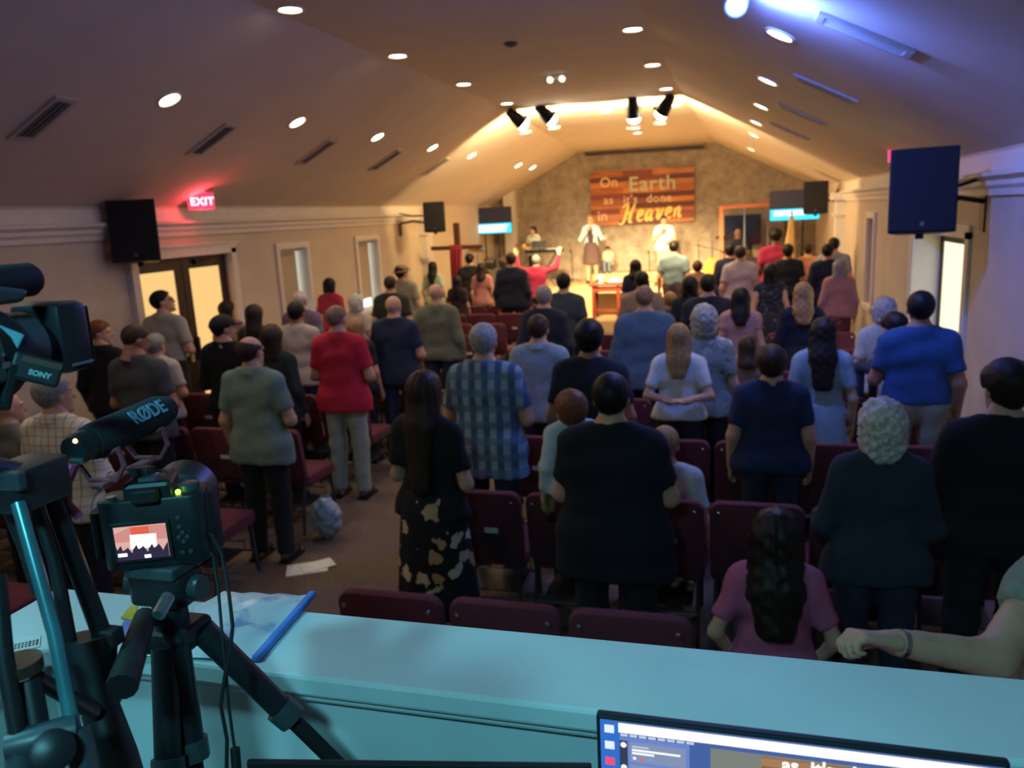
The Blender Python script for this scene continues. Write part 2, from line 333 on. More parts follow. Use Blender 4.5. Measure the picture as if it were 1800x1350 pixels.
# ------------------------------------------------------------------ ceiling fixtures
def zplane(px, py, kind):
    """point on hall ceiling: kind F flat, L left slope, R right slope; lower case = over the stage"""
    w_ = ray(px, py); P = {'F': ((0,0,ZF),(0,0,1)), 'f': ((0,0,ZF+(ZF-ZF2)/(YB-Y1)*Y1),(0,(ZF-ZF2)/(YB-Y1),1))}
    for k, (x0,z0,x1,z1) in {'L':(XL,ZE,FL,ZF),'R':(XR,ZE,FR,ZF),'l':(XL,ZE2,FL2,ZF2),'r':(XR,ZE2,FR2,ZF2)}.items():
        nx, nz = -(z1-z0), (x1-x0)
        if nz < 0: nx, nz = -nx, -nz
        l = math.hypot(nx, nz); P[k] = ((x0,0,z0),(nx/l,0,nz/l))
    p0, n = P[kind]; t = (n[0]*(p0[0]) + n[2]*(p0[2]-CAMH)) / (n[0]*w_[0] + n[1]*w_[1] + n[2]*w_[2])
    return Vector((w_[0]*t, w_[1]*t, CAMH + w_[2]*t)), Vector(n)
m_can = emis('can_lens', '#ffe9c8', 14.0)
CANS = [('L',297,174),('L',522,214),('L',663,240),('L',760,259),('L',829,273),('F',510,15),('F',699,97),('F',815,147),('F',891,181),
        ('F',1112,50),('F',1147,113),('F',1171,155),('R',1372,60),('R',1350,141),('R',1338,186),('R',1330,215),('R',1326,237)]
STC = [('l',911,290),('l',936,294),('f',1109,224),('f',1121,233),('r',1321,262),('f',1065,195),('f',1188,184)]
cm_ring = MB().lathe([(0,.095),(.0,.12),(.012,.118),(.016,.098),(.004,.094)], (0,0,0), (0,0,-1), 24); cm_lens = MB().lathe([(-.002,.0),(-.002,.09),(.006,.088),(.010,.05),(.011,0)], (0,0,0),(0,0,-1),24)
PLN = {'L':'left ceiling slope','F':'flat ceiling strip','R':'right ceiling slope','l':'ceiling slope beside the stage','f':'dropped ceiling over the stage','r':'right ceiling slope beside the stage'}
NTH = ['first','second','third','fourth','fifth','sixth','seventh']; CNT = {}
for k, px, py in CANS + STC:
    kk = k if k not in 'F' or px < 900 else 'F2'; CNT[kk] = CNT.get(kk, -1) + 1
    p, n = zplane(px, py, k); q = Vector((0,0,1)).rotation_difference(n)
    t = thing('recessed_light', 'glowing round recessed downlight, %s from the booth in the %s' % (NTH[CNT[kk]], PLN[k] + (', right-hand line' if kk == 'F2' else ', left-hand line' if k == 'F' else '')), 'ceiling light', p, group='recessed lights in the ' + PLN[k])
    t.rotation_euler = q.to_euler(); cm_ring.build('trim_ring', m_trim, t, smooth=True); cm_lens.build('lens', m_can, t)
    spot('lamp', t, (0,0,-.03), (0,0,-2), P_CAN*(2.2 if k in 'lfr' else 1.), (1.,.82,.61), 150, .9, .08)
# the left-hand rows go on towards the booth, above and behind the frame
for i_, (k, x, y, z) in enumerate((('L',-4.92,4.0,3.69),('L',-4.92,1.6,3.69),('F',-3.59,3.9,ZF),('F',-3.59,1.5,ZF))):
    n = Vector((-(ZF-ZE),0,FL-XL)).normalized() if k == 'L' else Vector((0,0,1))
    if k == 'L': z = ZE + (x-XL)*(ZF-ZE)/(FL-XL)
    t = thing('recessed_light', 'glowing round recessed downlight over the %s, %s' % (('left chair block','left booth corner')[i_ % 2], PLN[k]), 'ceiling light', (x,y,z), group='recessed lights in the ' + PLN[k])
    t.rotation_euler = Vector((0,0,1)).rotation_difference(n).to_euler(); cm_ring.build('trim_ring', m_trim, t, smooth=True); cm_lens.build('lens', m_can, t)
    spot('lamp', t, (0,0,-.03), (0,0,-2), P_CAN*.6, (1.,.82,.61), 150, .9, .08)
# supply vents on the slopes
m_vent = mat('vent_metal', '#b9b3a8', .5, var=.05); m_dark = mat('vent_dark', '#6d675e', .8, var=.05)
for k, px, py in [('L',75,208),('L',373,245),('L',556,267),('L',678,281),('L',765,293),('R',1520,60),('R',1450,155),('R',1410,200),('R',1388,230)]:
    p, n = zplane(px, py, k); up = Vector((FL-XL,0,ZF-ZE)).normalized() if k == 'L' else Vector((FR-XR,0,ZF-ZE)).normalized()
    yv = n.cross(up); M = Matrix((up, yv, n)).transposed().to_4x4(); M.translation = p
    nm = 'left' if k == 'L' else 'right'; CNT[nm] = CNT.get(nm, -1) + 1
    t = thing('ceiling_vent', 'narrow louvred air vent on the %s ceiling slope, %s from the booth' % (nm, NTH[CNT[nm]]), 'vent', (0,0,0), group='air vents on the %s slope' % nm); t.matrix_world = M
    MB().box((0,0,-.004),(.52,.16,.006)).build('backing', m_dark, t)
    MB().box((-.28,0,-.01),(.05,.24,.02)).box((.28,0,-.01),(.05,.24,.02)).box((0,-.1,-.01),(.52,.04,.02)).box((0,.1,-.01),(.52,.04,.02)).build('frame', m_vent, t, bevel=.003)
    for i in range(3): MB().box((0,-.05+.05*i,-.012),(.51,.028,.004), rotm(.5)).build('louvre', m_vent, t)
# smoke detector and two-bulb emergency lamp on the flat ceiling
p, n = zplane(898,75,'F'); tag(MB().lathe([(0,.07),(.02,.068),(.035,.05),(.045,.02),(.046,0)], p, (0,0,-1), 20).build('smoke_detector', mat('detector','#5f5a58',.6), smooth=True), 'small round grey smoke detector on the flat ceiling', 'smoke detector')
p, n = zplane(978,130,'F'); t = thing('emergency_lamp', 'small two-bulb emergency lamp on the flat ceiling', 'emergency lamp', p)
MB().box((0,0,-.03),(.24,.1,.06)).build('housing', m_white, t, bevel=.01)
for s in (-1,1): MB().ball((s*.08,-.03,-.07),.04).build('bulb', emis('small_bulb','#ffe6c4',3.), t, smooth='all')
# exit signs with emergency heads
def exit_sign(p, label, rz):
    t = thing('exit_sign', label, 'exit sign', p, rz)
    MB().box((0,0,0),(.32,.045,.21)).build('housing', m_white, t, bevel=.008)
    MB().box((0,-.024,0),(.29,.004,.18)).build('face', emis('exit_face','#e8305a',1.6), t)
    text_obj('lettering', 'EXIT', .13, emis('exit_letter','#ffd6d6',2.0), t, (-.125,-.028,-.045), rotm(math.pi/2), .001, .003, spacing=1.05)
    MB().box((0,.02,.135),(.22,.07,.05)).build('lamp_bar', mat('beige_plastic','#8d8068',.5), t, bevel=.01)
    for s in (-1,1): MB().lathe([(0,.03),(.03,.05),(.05,.05),(.052,0)], (s*.09,-.01,.15), (s*.3,-1,-.2), 14).build('lamp_head', mat('beige_plastic','#8d8068',.5), t, smooth=True)
    point('lamp', t, (0,-.12,-.02), 5.0, (1.,.05,.08), .05); point('lamp', t, (-.22,.02,.12), 4.0, (1.,.04,.08), .04)
    return t
exit_sign(onx(353,354,XL+.26), 'red lit exit sign above the glazed double door', math.radians(38))
exit_sign(onx(1588,268,XR-.2), 'red lit exit sign behind the large loudspeaker on the right wall', math.radians(-12))

# stage spotlights hanging in pairs just behind the ceiling drop
m_lens = emis('spot_lens', '#fff3d6', 40.)
def par_can(p, aim, label, grp):
    t = thing('stage_spotlight', label, 'spotlight', p, group=grp); a = Vector(aim).normalized()
    MB().cyl((0,0,.02),(0,0,ZF-.01-p.z),.014,n=8).build('hanger', m_blackm, t)
    q = a.cross(Vector((0,0,1))).normalized()
    MB().tube([q*.13+a*.02, q*.13+Vector((0,0,.02)), Vector((0,0,.04))+q*.06, Vector((0,0,.04))-q*.06, -q*.13+Vector((0,0,.02)), -q*.13+a*.02], .01, 6).build('yoke', m_blackm, t)
    MB().lathe([(-.2,.03),(-.19,.07),(-.1,.085),(0,.105),(.14,.115),(.14,.105),(.08,.1)], (0,0,0), a, 20).build('can', m_blackm, t, smooth=True)
    MB().lathe([(.07,.0),(.08,.098),(.15,.108),(.20,.085),(.225,.04),(.23,0)], (0,0,0), a, 20).build('lens', m_lens, t, smooth=True)
    MB().box(a*.2+Vector((0,0,.13)),(.2,.12,.006), rotm(-.5)).box(a*.2-Vector((0,0,.1)),(.2,.12,.006), rotm(.5)).build('barn_door', m_blackm, t)
    return t
for i, (px, py, aim, tgt) in enumerate([(908,208,(.62,.3,-.62),(-3.9,19.4,.1)),(958,200,(.62,.3,-.62),(-2.7,19.9,.45)),(1113,192,(.02,.3,-.92),(-1.6,19.8,.45)),(1170,186,(-.5,.3,-.75),(-.5,19.2,.1))]):
    p = ony(px, py, 13.62); t = par_can(p, aim, 'black stage spotlight of the %s pair, %s' % (('left','left','right','right')[i], ('tilted away from the stage centre','beside the bright ceiling light','pointing straight down','next to the ceiling corner')[i]), 'stage spotlights')
    a = Vector(aim).normalized(); spot('lamp', t, a*.30, Vector(tgt)-p, P_STAGE, (1.,.72,.36), 44, .9, .06)
    spot('lamp', t, a*.30, a*.30+Vector((0,1,.16)), P_SPILL, (1.,.68,.32), 166, .12, .05)
# blue stage wash lamp on the ridge of the ceiling
p, n = zplane(1300, -40, 'R'); t = thing('blue_spotlight', 'bright blue led spotlight hanging from the right ceiling slope', 'spotlight', p)
MB().box((0,0,-.03),(.1,.1,.06)).build('mount', m_blackm, t, bevel=.006); MB().lathe([(0,.05),(.1,.07),(.16,.07),(.16,.06),(.14,.058)], (0,0,-.12), (-.1,-.7,-.35), 18).build('can', m_blackm, t, smooth=True)
MB().lathe([(.13,0),(.135,.056),(.15,.05),(.165,0)], (0,0,-.12), (-.1,-.7,-.35), 18).build('lens', emis('blue_lens','#6f96ff',60.), t, smooth=True)
point('lamp', t, Vector((-.1,-.7,-.35)).normalized()*.24+Vector((0,0,-.14)), P_BLUE, (.10,.20,1.), .05)
spot('lamp', t, (.12,.05,-.14), (1.2,.6,-.25), P_BLUE*2.5, (.10,.20,1.), 160, .5, .05)
# two added cyan fill lights, out of view, brightening booth ledge and gear
for lx, ly, lz, tg, lb in ((-.30,-.55,3.25,(.15,1.45,-1.35),'cyan led work lamp hanging over the booth desk'), (-1.5,.25,3.55,(.75,.62,-1.7),'cyan led work lamp hanging over the left booth ledge')):
  t = thing('added_booth_light', lb, 'lamp', (lx,ly,lz))
  MB().box((0,0,0),(.22,.22,.05)).build('housing', m_blackm, t, bevel=.01); MB().box((0,0,-.03),(.17,.17,.01)).build('lens', emis('added_cyan_lens','#6fe6ff',12.), t); MB().cyl((0,0,.03),(0,0,ZF-lz if lx > FL else 1.),.012).build('stem', m_blackm, t)
  spot('lamp', t, (0,0,-.06), tg, P_CYAN*(1. if lx > -1 else .8), (.22,.82,1.), 110 if lx > -1 else 80, 1., .12)
# ------------------------------------------------------------------ signed-distance modelling for people
def rc(P, a, b, ra, rb=None):
    a = np.asarray(a, np.float32); b = np.asarray(b, np.float32); rb = ra if rb is None else rb
    d = b - a; t = np.clip(((P - a) @ d) / max(float(d @ d), 1e-9), 0, 1)
    return np.linalg.norm(P - a - t[:, None]*d, axis=1) - (ra + t*(rb - ra))
def ell(P, c, r):
    r = np.asarray(r, np.float32); q = (P - np.asarray(c, np.float32)) / r
    k = np.linalg.norm(q, axis=1); return (k - 1) * float(r.min()) * .5 + (k - 1) * float(r.mean()) * .5
def smin(a, b, k):
    h = np.clip(.5 + .5*(b - a)/k, 0, 1); return b*(1-h) + a*h - k*h*(1-h)
def su(ds, k):
    r = ds[0]
    for d in ds[1:]: r = smin(r, d, k)
    return r
CORN = [(i,j,k) for i in (0,1) for j in (0,1) for k in (0,1)]
EDG = [(a,b) for a in CORN for b in CORN if sum(abs(x-y) for x,y in zip(a,b)) == 1 and a < b]
def snet(fn, lo, hi, c):
    lo = np.array(lo, np.float32); n = np.ceil((np.array(hi) - lo)/c).astype(int) + 1
    g = np.stack(np.meshgrid(*[np.arange(k, dtype=np.float32) for k in n], indexing='ij'), -1).reshape(-1, 3)
    V = fn(lo + g*np.float32(c)).reshape(n).astype(np.float32); S = V < 0
    cnt = sum(S[a:n[0]-1+a, b:n[1]-1+b, d:n[2]-1+d].astype(np.int8) for a, b, d in CORN); act = (cnt > 0) & (cnt < 8)
    idx = -np.ones(act.shape, np.int32); ii, jj, kk = np.nonzero(act); idx[ii,jj,kk] = np.arange(len(ii))
    pos = np.zeros((len(ii),3), np.float32); w = np.zeros(len(ii), np.float32)
    for a, b in EDG:
        va = V[ii+a[0],jj+a[1],kk+a[2]]; vb = V[ii+b[0],jj+b[1],kk+b[2]]; m = (va < 0) != (vb < 0)
        t = np.where(m, va/np.where(m, va-vb, 1), 0); A = np.array(a, np.float32); D = np.array(b, np.float32) - A
        pos += m[:,None]*(A + t[:,None]*D); w += m
    verts = lo + c*(np.stack([ii,jj,kk], 1) + pos/np.maximum(w,1)[:,None]); Q = []
    for ax in range(3):
        s0 = [slice(None)]*3; s1 = [slice(None)]*3; s0[ax] = slice(0,-1); s1[ax] = slice(1,None)
        A, B = S[tuple(s0)], S[tuple(s1)]; e = A != B; u, v = (ax+1) % 3, (ax+2) % 3
        I = np.array(np.nonzero(e)); ok = (I[u] > 0) & (I[v] > 0) & (I[u] < n[u]-1) & (I[v] < n[v]-1); I = I[:,ok]
        ins = A[tuple(I)]; q = []
        for du, dv in ((1,1),(0,1),(0,0),(1,0)):
            J = I.copy(); J[u] -= du; J[v] -= dv; q.append(idx[tuple(J)])
        q = np.stack(q, 1); q[~ins] = q[~ins][:, ::-1]; Q.append(q)
    Q = np.concatenate(Q); return verts.astype(np.float32), Q[(Q >= 0).all(1)]
def qmesh(name, V, Q, m, parent):
    me = bpy.data.meshes.new(name); me.vertices.add(len(V)); me.vertices.foreach_set('co', np.ascontiguousarray(V, np.float32).ravel())
    me.loops.add(len(Q)*4); me.loops.foreach_set('vertex_index', np.ascontiguousarray(Q, np.int32).ravel())
    me.polygons.add(len(Q)); me.polygons.foreach_set('loop_start', np.arange(0, len(Q)*4, 4, dtype=np.int32))
    me.update(calc_edges=True); me.polygons.foreach_set('use_smooth', np.ones(len(Q), bool)); me.materials.append(m)
    o = bpy.data.objects.new(name, me); COL.objects.link(o); o.parent = parent; return o
def cat(parts):
    k = 0; Vs = []; Qs = []
    for V, Q in parts: Vs.append(V); Qs.append(Q + k); k += len(V)
    return np.concatenate(Vs), np.concatenate(Qs)

# ---- head (frame: centre of the head, face towards +Y)
def skull(P):
    return smin(ell(P, (0,-.014,.03), (.076,.097,.088)), ell(P, (0,.018,-.045), (.060,.074,.072)), .03)
def head_fn(P):
    d = skull(P); A = P.copy(); A[:,0] = np.abs(A[:,0])
    d = smin(d, rc(P, (0,.084,.015), (0,.104,-.022), .008, .013), .012)
    d = smin(d, rc(A, (.012,.088,.03), (.045,.076,.028), .010, .008), .012)
    d = np.maximum(d, -(np.linalg.norm(A - np.array([.032,.103,.010], np.float32), axis=1) - .016))
    d = smin(d, rc(A, (.0,.086,-.055), (.018,.080,-.055), .008, .005), .006)
    d = smin(d, ell(P, (0,.070,-.098), (.028,.025,.020)), .02)
    d = smin(d, ell(A, (.079,-.004,-.002), (.010,.019,.031)), .008)
    return smin(d, rc(P, (0,-.02,-.06), (0,-.03,-.16), .052, .054), .02)
HEAD = {c: snet(head_fn, (-.11,-.14,-.17), (.11,.14,.14), c) for c in (.008, .0125)}
# ---- hands (right hand: fingers along -Z, palm towards -X, thumb towards +Y)
def hand_fn(curl, thumb):
    def f(P):
        ys = (.031,.010,-.011,-.030); L = (.074,.083,.077,.060)
        d = su([rc(P, (0,y*.62,-.0), (0,y,-.088), .016, .0125) for y in ys] + [rc(P,(0,0,.03),(0,0,-.01),.026,.024)], .014); fs = []
        for y, l in zip(ys, L):
            p = np.array([0,y,-.088]); a = curl*.6; segs = (l*.46, l*.30, l*.24); r = .0098
            for s in segs:
                q = p + s*np.array([-math.sin(a), 0, -math.cos(a)]); fs.append(rc(P, p, q, r, r*.88)); p = q; a += curl; r *= .9
        fd = fs[0]
        for x in fs[1:]: fd = np.minimum(fd, x)
        d = smin(d, fd, .006)
        t0 = (-.004,.022,-.025); t1 = (-.016-.01*thumb,.055-.02*thumb,-.058); t2 = (-.024-.03*thumb,.064-.05*thumb,-.092)
        return smin(d, np.minimum(rc(P, t0, t1, .016, .0115), rc(P, t1, t2, .0112, .0088)), .010)
    return f
HAND = {k: snet(hand_fn(c, t), (-.10,-.06,-.19), (.04,.09,.045), .0068) for k, (c, t) in {'relaxed': (.38,.1), 'grip': (1.25,.9), 'open': (.06,.0)}.items()}
# ---- hair (head frame)
def strands(P, amp, f=34.):
    th = np.arctan2(P[:,0], -P[:,1]); return amp*(np.sin(th*f*.5 + 9*P[:,2]) + .6*np.sin(th*f*.93 + 14*P[:,2] + 1.3))
def curl_noise(P, amp, f=70.):
    return amp*(np.sin(P[:,0]*f + 2*np.sin(P[:,2]*f*.7))*np.sin(P[:,1]*f*.9 + 1.7*np.sin(P[:,0]*f*.6))*np.sin(P[:,2]*f*1.1) + .5*np.sin(P[:,0]*f*1.9+1)*np.sin(P[:,2]*f*2.1))
def hair_fn(style, L):
    def line(P, k=.83, c=0.): return (k*P[:,1] - P[:,2] + c)/math.hypot(1, k)
    def f(P):
        A = P.copy(); A[:,0] = np.abs(A[:,0]); s = skull(P)
        ear = -(np.linalg.norm(A - np.array([.082,-.0,-.01], np.float32), axis=1) - .028)
        if style == 'short': return np.maximum(np.maximum(s - .011 - .006*np.clip(P[:,2]*12,0,1) + strands(P,.0012), line(P)), ear*.9)
        if style == 'buzz': return np.maximum(np.maximum(s - .0065, line(P,.83,.004)), ear)
        if style == 'full': return np.maximum(np.maximum(s - .020 - .010*np.clip(P[:,2]*12,0,1) + curl_noise(P,.003,60), line(P,.75,-.012)), ear*.6)
        if style == 'fringe':   # bald on top
            top = np.linalg.norm((P - np.array([0,.03,.125], np.float32))*np.array([1,.8,1.], np.float32), axis=1) - .098
            return np.maximum(np.maximum(np.maximum(s - .009 + strands(P,.001), line(P)), -top), ear)
        if style == 'thin':     # small bald spot at the crown
            top = np.linalg.norm(P - np.array([0,-.06,.118], np.float32), axis=1) - .042
            return np.maximum(np.maximum(np.maximum(s - .010 + strands(P,.001), line(P)), -top), ear)
        face = np.maximum(.062 - P[:,1] + .0*P[:,2], -1.) ; cap = np.maximum(s - .018 + strands(P,.0016), np.maximum(line(P,.95,-.02), -(-P[:,1]+.075)))
        if style == 'bob':
            b = rc(A*np.array([1,.85,1],np.float32), (.03,-.03,.03), (.045,-.035,-L), .062, .055)
            return np.maximum(smin(cap, b, .03) + strands(P,.002), np.maximum(P[:,1]-.03-.5*np.clip(P[:,2],0,1)*1.2, -P[:,2]-L-.02))
        if style in ('long', 'wavy'):
            q = P*np.array([1,1.55,1], np.float32); w = 1. if style == 'long' else 1.18
            b = su([rc(q, (0,-.07,.03), (0,-.15,-.17), .088, .085*w), rc(q, (0,-.15,-.17), (0,-.20,-L), .085*w, .062*w)], .03)
            sd = rc(A*np.array([1,1.2,1],np.float32), (.062,-.02,.01), (.078,-.07,-.17), .034, .034)
            h = smin(smin(cap, b, .03), sd, .03) + strands(P,.003,44)
            if style == 'wavy': h = h + curl_noise(P,.007,42)
            return np.maximum(h, np.maximum(P[:,1]-.045-.55*np.clip(P[:,2],0,1), -P[:,2]-L-.04))
        if style == 'curly':
            b = smin(s - .034, ell(P, (0,-.045,-.07), (.098,.075,.10)), .04) + curl_noise(P,.010,58)
            return np.maximum(b, np.maximum(P[:,1]-.035-.6*np.clip(P[:,2],0,1), -P[:,2]-L))
        if style == 'afro':
            b = ell(P, (0,-.02,.055), (.135,.14,.125)) + curl_noise(P,.007,80); return np.maximum(b, line(P,.7,-.01))
        if style == 'pony':
            b = rc(P, (0,-.105,.05), (0,-.15,-L), .03, .018); bb = np.linalg.norm(P-np.array([0,-.115,.06],np.float32),axis=1)-.032
            return smin(smin(np.maximum(cap, np.maximum(ear, line(P))), b, .02), bb, .015) + strands(P,.0015)
        if style == 'cap':
            c = np.maximum(s - .020, .035 + .12*P[:,1] - P[:,2]); return c
        return s
    return f
HAIRC = {}
def hair_mesh(style, L, c):
    k = (style, L, c)
    if k not in HAIRC:
        HAIRC[k] = snet(hair_fn(style, L), (-.17,-.24,-max(L,.12)-.08), (.17,.16,.20), c)
    return HAIRC[k]
SKIN = {'lt': mat('skin_light','#c99b7e',.55,var=.06), 'md': mat('skin_medium','#a8775a',.55,var=.06), 'dk': mat('skin_dark','#5b3a2a',.5,var=.06)}
HAIRC_M = {k: mat('hair_'+k, c, .55, var=.3, scale=60, spec=.3) for k, c in {'black':'#15110f','brown':'#3a271b','dkbrown':'#241812','grey':'#8f8c86','white':'#c9c5ba','blond':'#a17d4e','red':'#7a4a2c','ltgrey':'#a9a59b','stubble':'#8a6b57'}.items()}
ARMS = {'down': ((.075,-.03,-.29),(.085,.055,-.53),'relaxed'), 'front': ((.085,.015,-.285),(-.085,.215,-.345),'relaxed'), 'cross': ((.085,.06,-.28),(-.17,.235,-.25),'relaxed'),
        'raise': ((.25,.06,.08),(.30,.12,.34),'open'), 'mic': ((.11,.10,-.265),(-.10,.26,-.055),'grip'), 'hold': ((.08,.06,-.28),(-.01,.30,-.22),'grip'),
        'back': ((.09,-.10,-.27),(-.06,-.165,-.45),'relaxed'), 'pocket': ((.12,-.03,-.28),(.03,.07,-.47),'relaxed'), 'gesture': ((.14,.04,-.27),(.26,.26,-.22),'open'),
        'crossback': ((.10,-.075,-.25),(-.13,-.175,-.275),'relaxed'), 'chin': ((.06,.14,-.25),(-.12,.20,.03),'relaxed'), 'play': ((.09,.03,-.28),(.04,.27,-.30),'relaxed'), 'reach': ((.13,.24,-.10),(.16,.46,.06),'open'), 'side': ((.26,-.04,-.20),(.47,.04,-.34),'grip')}
MIR = np.array([-1,1,1], np.float32)
def fabric(c):
    if not c.startswith('#'): return MATS[c]
    return mat('fabric_'+c[1:], c, .88, var=.08, scale=30)
def person(label, loc, H, yaw=0., b=1., sex='m', hair=('short',0), hc='brown', skin='lt', top='#334455', sleeve='short', bot=('pants','#1b1d24'),
           arms=('down','down'), hy=0., hp=0., hem=.84, sit=False, fine=1, group='congregation standing between the chairs', face=False, collar=False, zoff=0., extra=None, hscale=None):
    s = (H+.03)/1.75 if not sit else (H+.022)/1.30
    hs = (s**.55 if s < .93 else s) if hscale is None else hscale; dz = -.45 if sit else 0.
    cell = {0:.027, 1:.021, 2:.0165}[fine]; f32 = np.float32
    root = thing('person', label, 'person', Vector(loc) + Vector((0,0,zoff)), yaw, group)
    female = sex == 'f'; sw = (.155 if female else .178)*(.9+.1*b); q = .70 if not female else .66; bw = b*(.93 if female else 1.); tors = lambda P, e, box=0.: None
    def torso(P, e=0., loose=0.):
        T = P*np.array([1,1/q,1], f32); z = dz
        hipr = (.118 if female else .108)*bw; wr = (.092 if female else .108)*bw
        d = su([rc(T, (-.075*b,0,.95+z), (.075*b,0,.95+z), hipr+e+loose*.5), rc(T, (-.055*b,.0,1.10+z), (.055*b,0,1.10+z), wr+e+loose), rc(T, (-.08*b,-.01,1.29+z), (.08*b,-.01,1.29+z), .108*bw+e+loose*.4), rc(T, (-sw+.015,-.015,1.385+z), (sw-.015,-.015,1.385+z), .055+.01*b+e)], .075)
        A = P.copy(); A[:,0] = np.abs(A[:,0]); d = smin(d, rc(A*np.array([1,1/.85,1],f32), (.03,-.02,1.475+z), (sw-.01,-.015,1.392+z), .050+e, .050+e), .04)
        if female: d = smin(d, rc(T, (-.07,.10,1.28+z), (.07,.10,1.28+z), .062+e), .05)
        if b > 1.12 and not female: d = smin(d, np.linalg.norm(T-np.array([0,.07,1.08+z],f32),axis=1)-(.125*b+e), .06)
        return smin(d, rc(P, (0,-.012,1.44+z), (0,-.002,1.50+z), .064+e*.6, .054+e*.6), .03)*.85
    J = []
    for sd, ap in ((1, arms[1]), (-1, arms[0])):
        e, w, hd = ARMS[ap] if isinstance(ap, str) else ap; S = np.array([sd*sw,-.012,1.388+dz]); out = .02*(b-1)+.0
        E_ = S + np.array([sd*(e[0]+out), e[1], e[2]]); W_ = S + np.array([sd*(w[0]+out), w[1], w[2]]); J.append((sd, S, E_, W_, hd))
    ar = (.046 if female else .053)*(.75+.25*b)
    if sit: LEG = [(sd, np.array([sd*.09,.02,.92+dz]), np.array([sd*.12,.46,.50]), np.array([sd*.12,.44,.09])) for sd in (1,-1)]
    else: LEG = [(sd, np.array([sd*.088*b,0,.91]), np.array([sd*.098*b,.012,.49]), np.array([sd*.105*b,-.015,.085])) for sd in (1,-1)]
    tr = .080*(.7+.3*b)
    def body_fn(P):
        ds = [torso(P)]
        for sd, S, E_, W_, hd in J: ds.append(smin(rc(P, S, E_, ar, ar*.80), rc(P, E_, W_, ar*.82, ar*.56), .025))
        for sd, h, k, a in LEG:
            ft = a + np.array([sd*.02,.14,-.045]); ds.append(su([rc(P,h,k,tr,tr*.66), rc(P,k,a,tr*.66,tr*.42), rc(P,a+np.array([0,-.02,-.04]),ft,.036,.03)], .03))
        return smin(su(ds, .045), rc(P, (0,-.012,1.45+dz), (0,.0,1.56+dz), .057, .053), .03)
    pts = np.array([p for j in J for p in (j[2], j[3])] + [p for l in LEG for p in l[1:]]); lo = np.minimum(pts.min(0), (-.28*b,-.2*b,.0)) - .1; hi = np.maximum(pts.max(0), (.28*b,.2*b,1.5+dz)) + .12
    parts = [snet(body_fn, lo, hi, max(cell, .021)/s)]
    hcz = (H - .120*hs)/s
    RH = np.array(rotm(hp, 0, hy), f32); HC = np.array([0,.012,hcz], f32)
    hv, hq = HEAD[.008 if (face or fine == 2) else .0125]; parts.append(((hv @ RH.T)*(hs/s) + HC, hq))
    for sd, S, E_, W_, hd in J:
        v, fq = HAND[hd]
        if sd < 0: v = v*MIR; fq = fq[:, ::-1]
        dr = Vector(W_ - E_).normalized(); qn = np.array(Vector((0,0,-1)).rotation_difference(dr).to_matrix(), f32); parts.append((v @ qn.T*(.92 if female else 1.) + W_.astype(f32), fq))
    V, Q = cat(parts); qmesh('body', V*s, Q, SKIN[skin], root)
    # --- clothes
    seed = (abs(hash(label)) % 97)/9. if False else (sum(map(ord, label)) % 97)/9.
    def folds(P, a): return a*np.sin(26*P[:,0]+seed+3*np.sin(11*P[:,2]+seed))*np.sin(17*P[:,2]+4*P[:,0]+seed) + a*.7*np.sin(41*P[:,2]+9*P[:,0]*np.sign(P[:,1])+seed*2)
    def top_fn(P):
        d = torso(P, .013, .016 if hem < .95 else .006)
        if hem < .95: d = smin(d, rc(P*np.array([1,1/q,1],f32), (-.085*b,-.006,hem+dz), (.085*b,-.006,hem+dz), .152*bw), .07); d = smin(d, rc(P*np.array([1,1/q,1],f32), (-.085*b,-.006,.90+dz), (.085*b,-.006,.90+dz), .148*bw), .05)
        d = np.maximum(d, hem + dz - P[:,2]); d = np.maximum(d, P[:,2] - (1.497+dz) - .15*P[:,1]*(-1))
        if sleeve != 'none':
            for sd, S, E_, W_, hd in J:
                u = rc(P, S, E_, ar+.016, ar*.8+.019)
                if sleeve == 'long': u = smin(u, np.maximum(rc(P, E_, W_, ar*.82+.015, ar*.56+.016), (P - W_ ) @ ((W_-E_)/np.linalg.norm(W_-E_)).astype(f32) + .015), .03)
                else:
                    fr = .72 if sleeve == 'short' else .42; n = ((E_-S)/np.linalg.norm(E_-S)).astype(f32); u = np.maximum(u, (P - (S + fr*(E_-S)).astype(f32)) @ n)
                d = smin(d, u, .03)
        return d + folds(P, .0022 + .001*b)
    tl = lo.copy(); tl[2] = hem + dz - .05
    if sleeve == 'long': tl[2] = min(tl[2], pts[:4,2].min() - .08)
    tv, tq = snet(top_fn, tl, (hi[0], hi[1], max(1.56+dz, pts[:4,2].max()+.1)), cell/s); qmesh('top', tv*s, tq, fabric(top), root)
    kind, bc = bot[0], bot[1]
    def bot_fn(P):
        if kind in ('skirt', 'longskirt') and not sit:
            hz = .50 if kind == 'skirt' else .14; r = np.interp(P[:,2], [hz, .78, .95, 1.06], [.235*b+(.03 if kind=='longskirt' else 0), .205*b, .185*b, .15*b])
            th = np.arctan2(P[:,0], P[:,1]); rr = np.hypot(P[:,0], P[:,1]/.78)
            return np.maximum((rr - r + .008*np.sin(th*9+seed)*np.clip((1.-P[:,2])*1.5,0,1))*.8, np.maximum(hz - P[:,2], P[:,2]-1.06))
        d = np.maximum(torso(P, .008), P[:,2] - 1.045 - dz)
        for sd, h, k, a in LEG:
            lg = smin(rc(P,h,k,tr+.018,tr*.66+.022), rc(P,k,a,tr*.66+.022,tr*.42+.030), .03)
            if kind == 'shorts': lg = np.maximum(lg, .46 - P[:,2])
            elif not sit: lg = np.maximum(lg, .06 - P[:,2])
            d = smin(d, lg, .03)
        return d + folds(P, .0025)
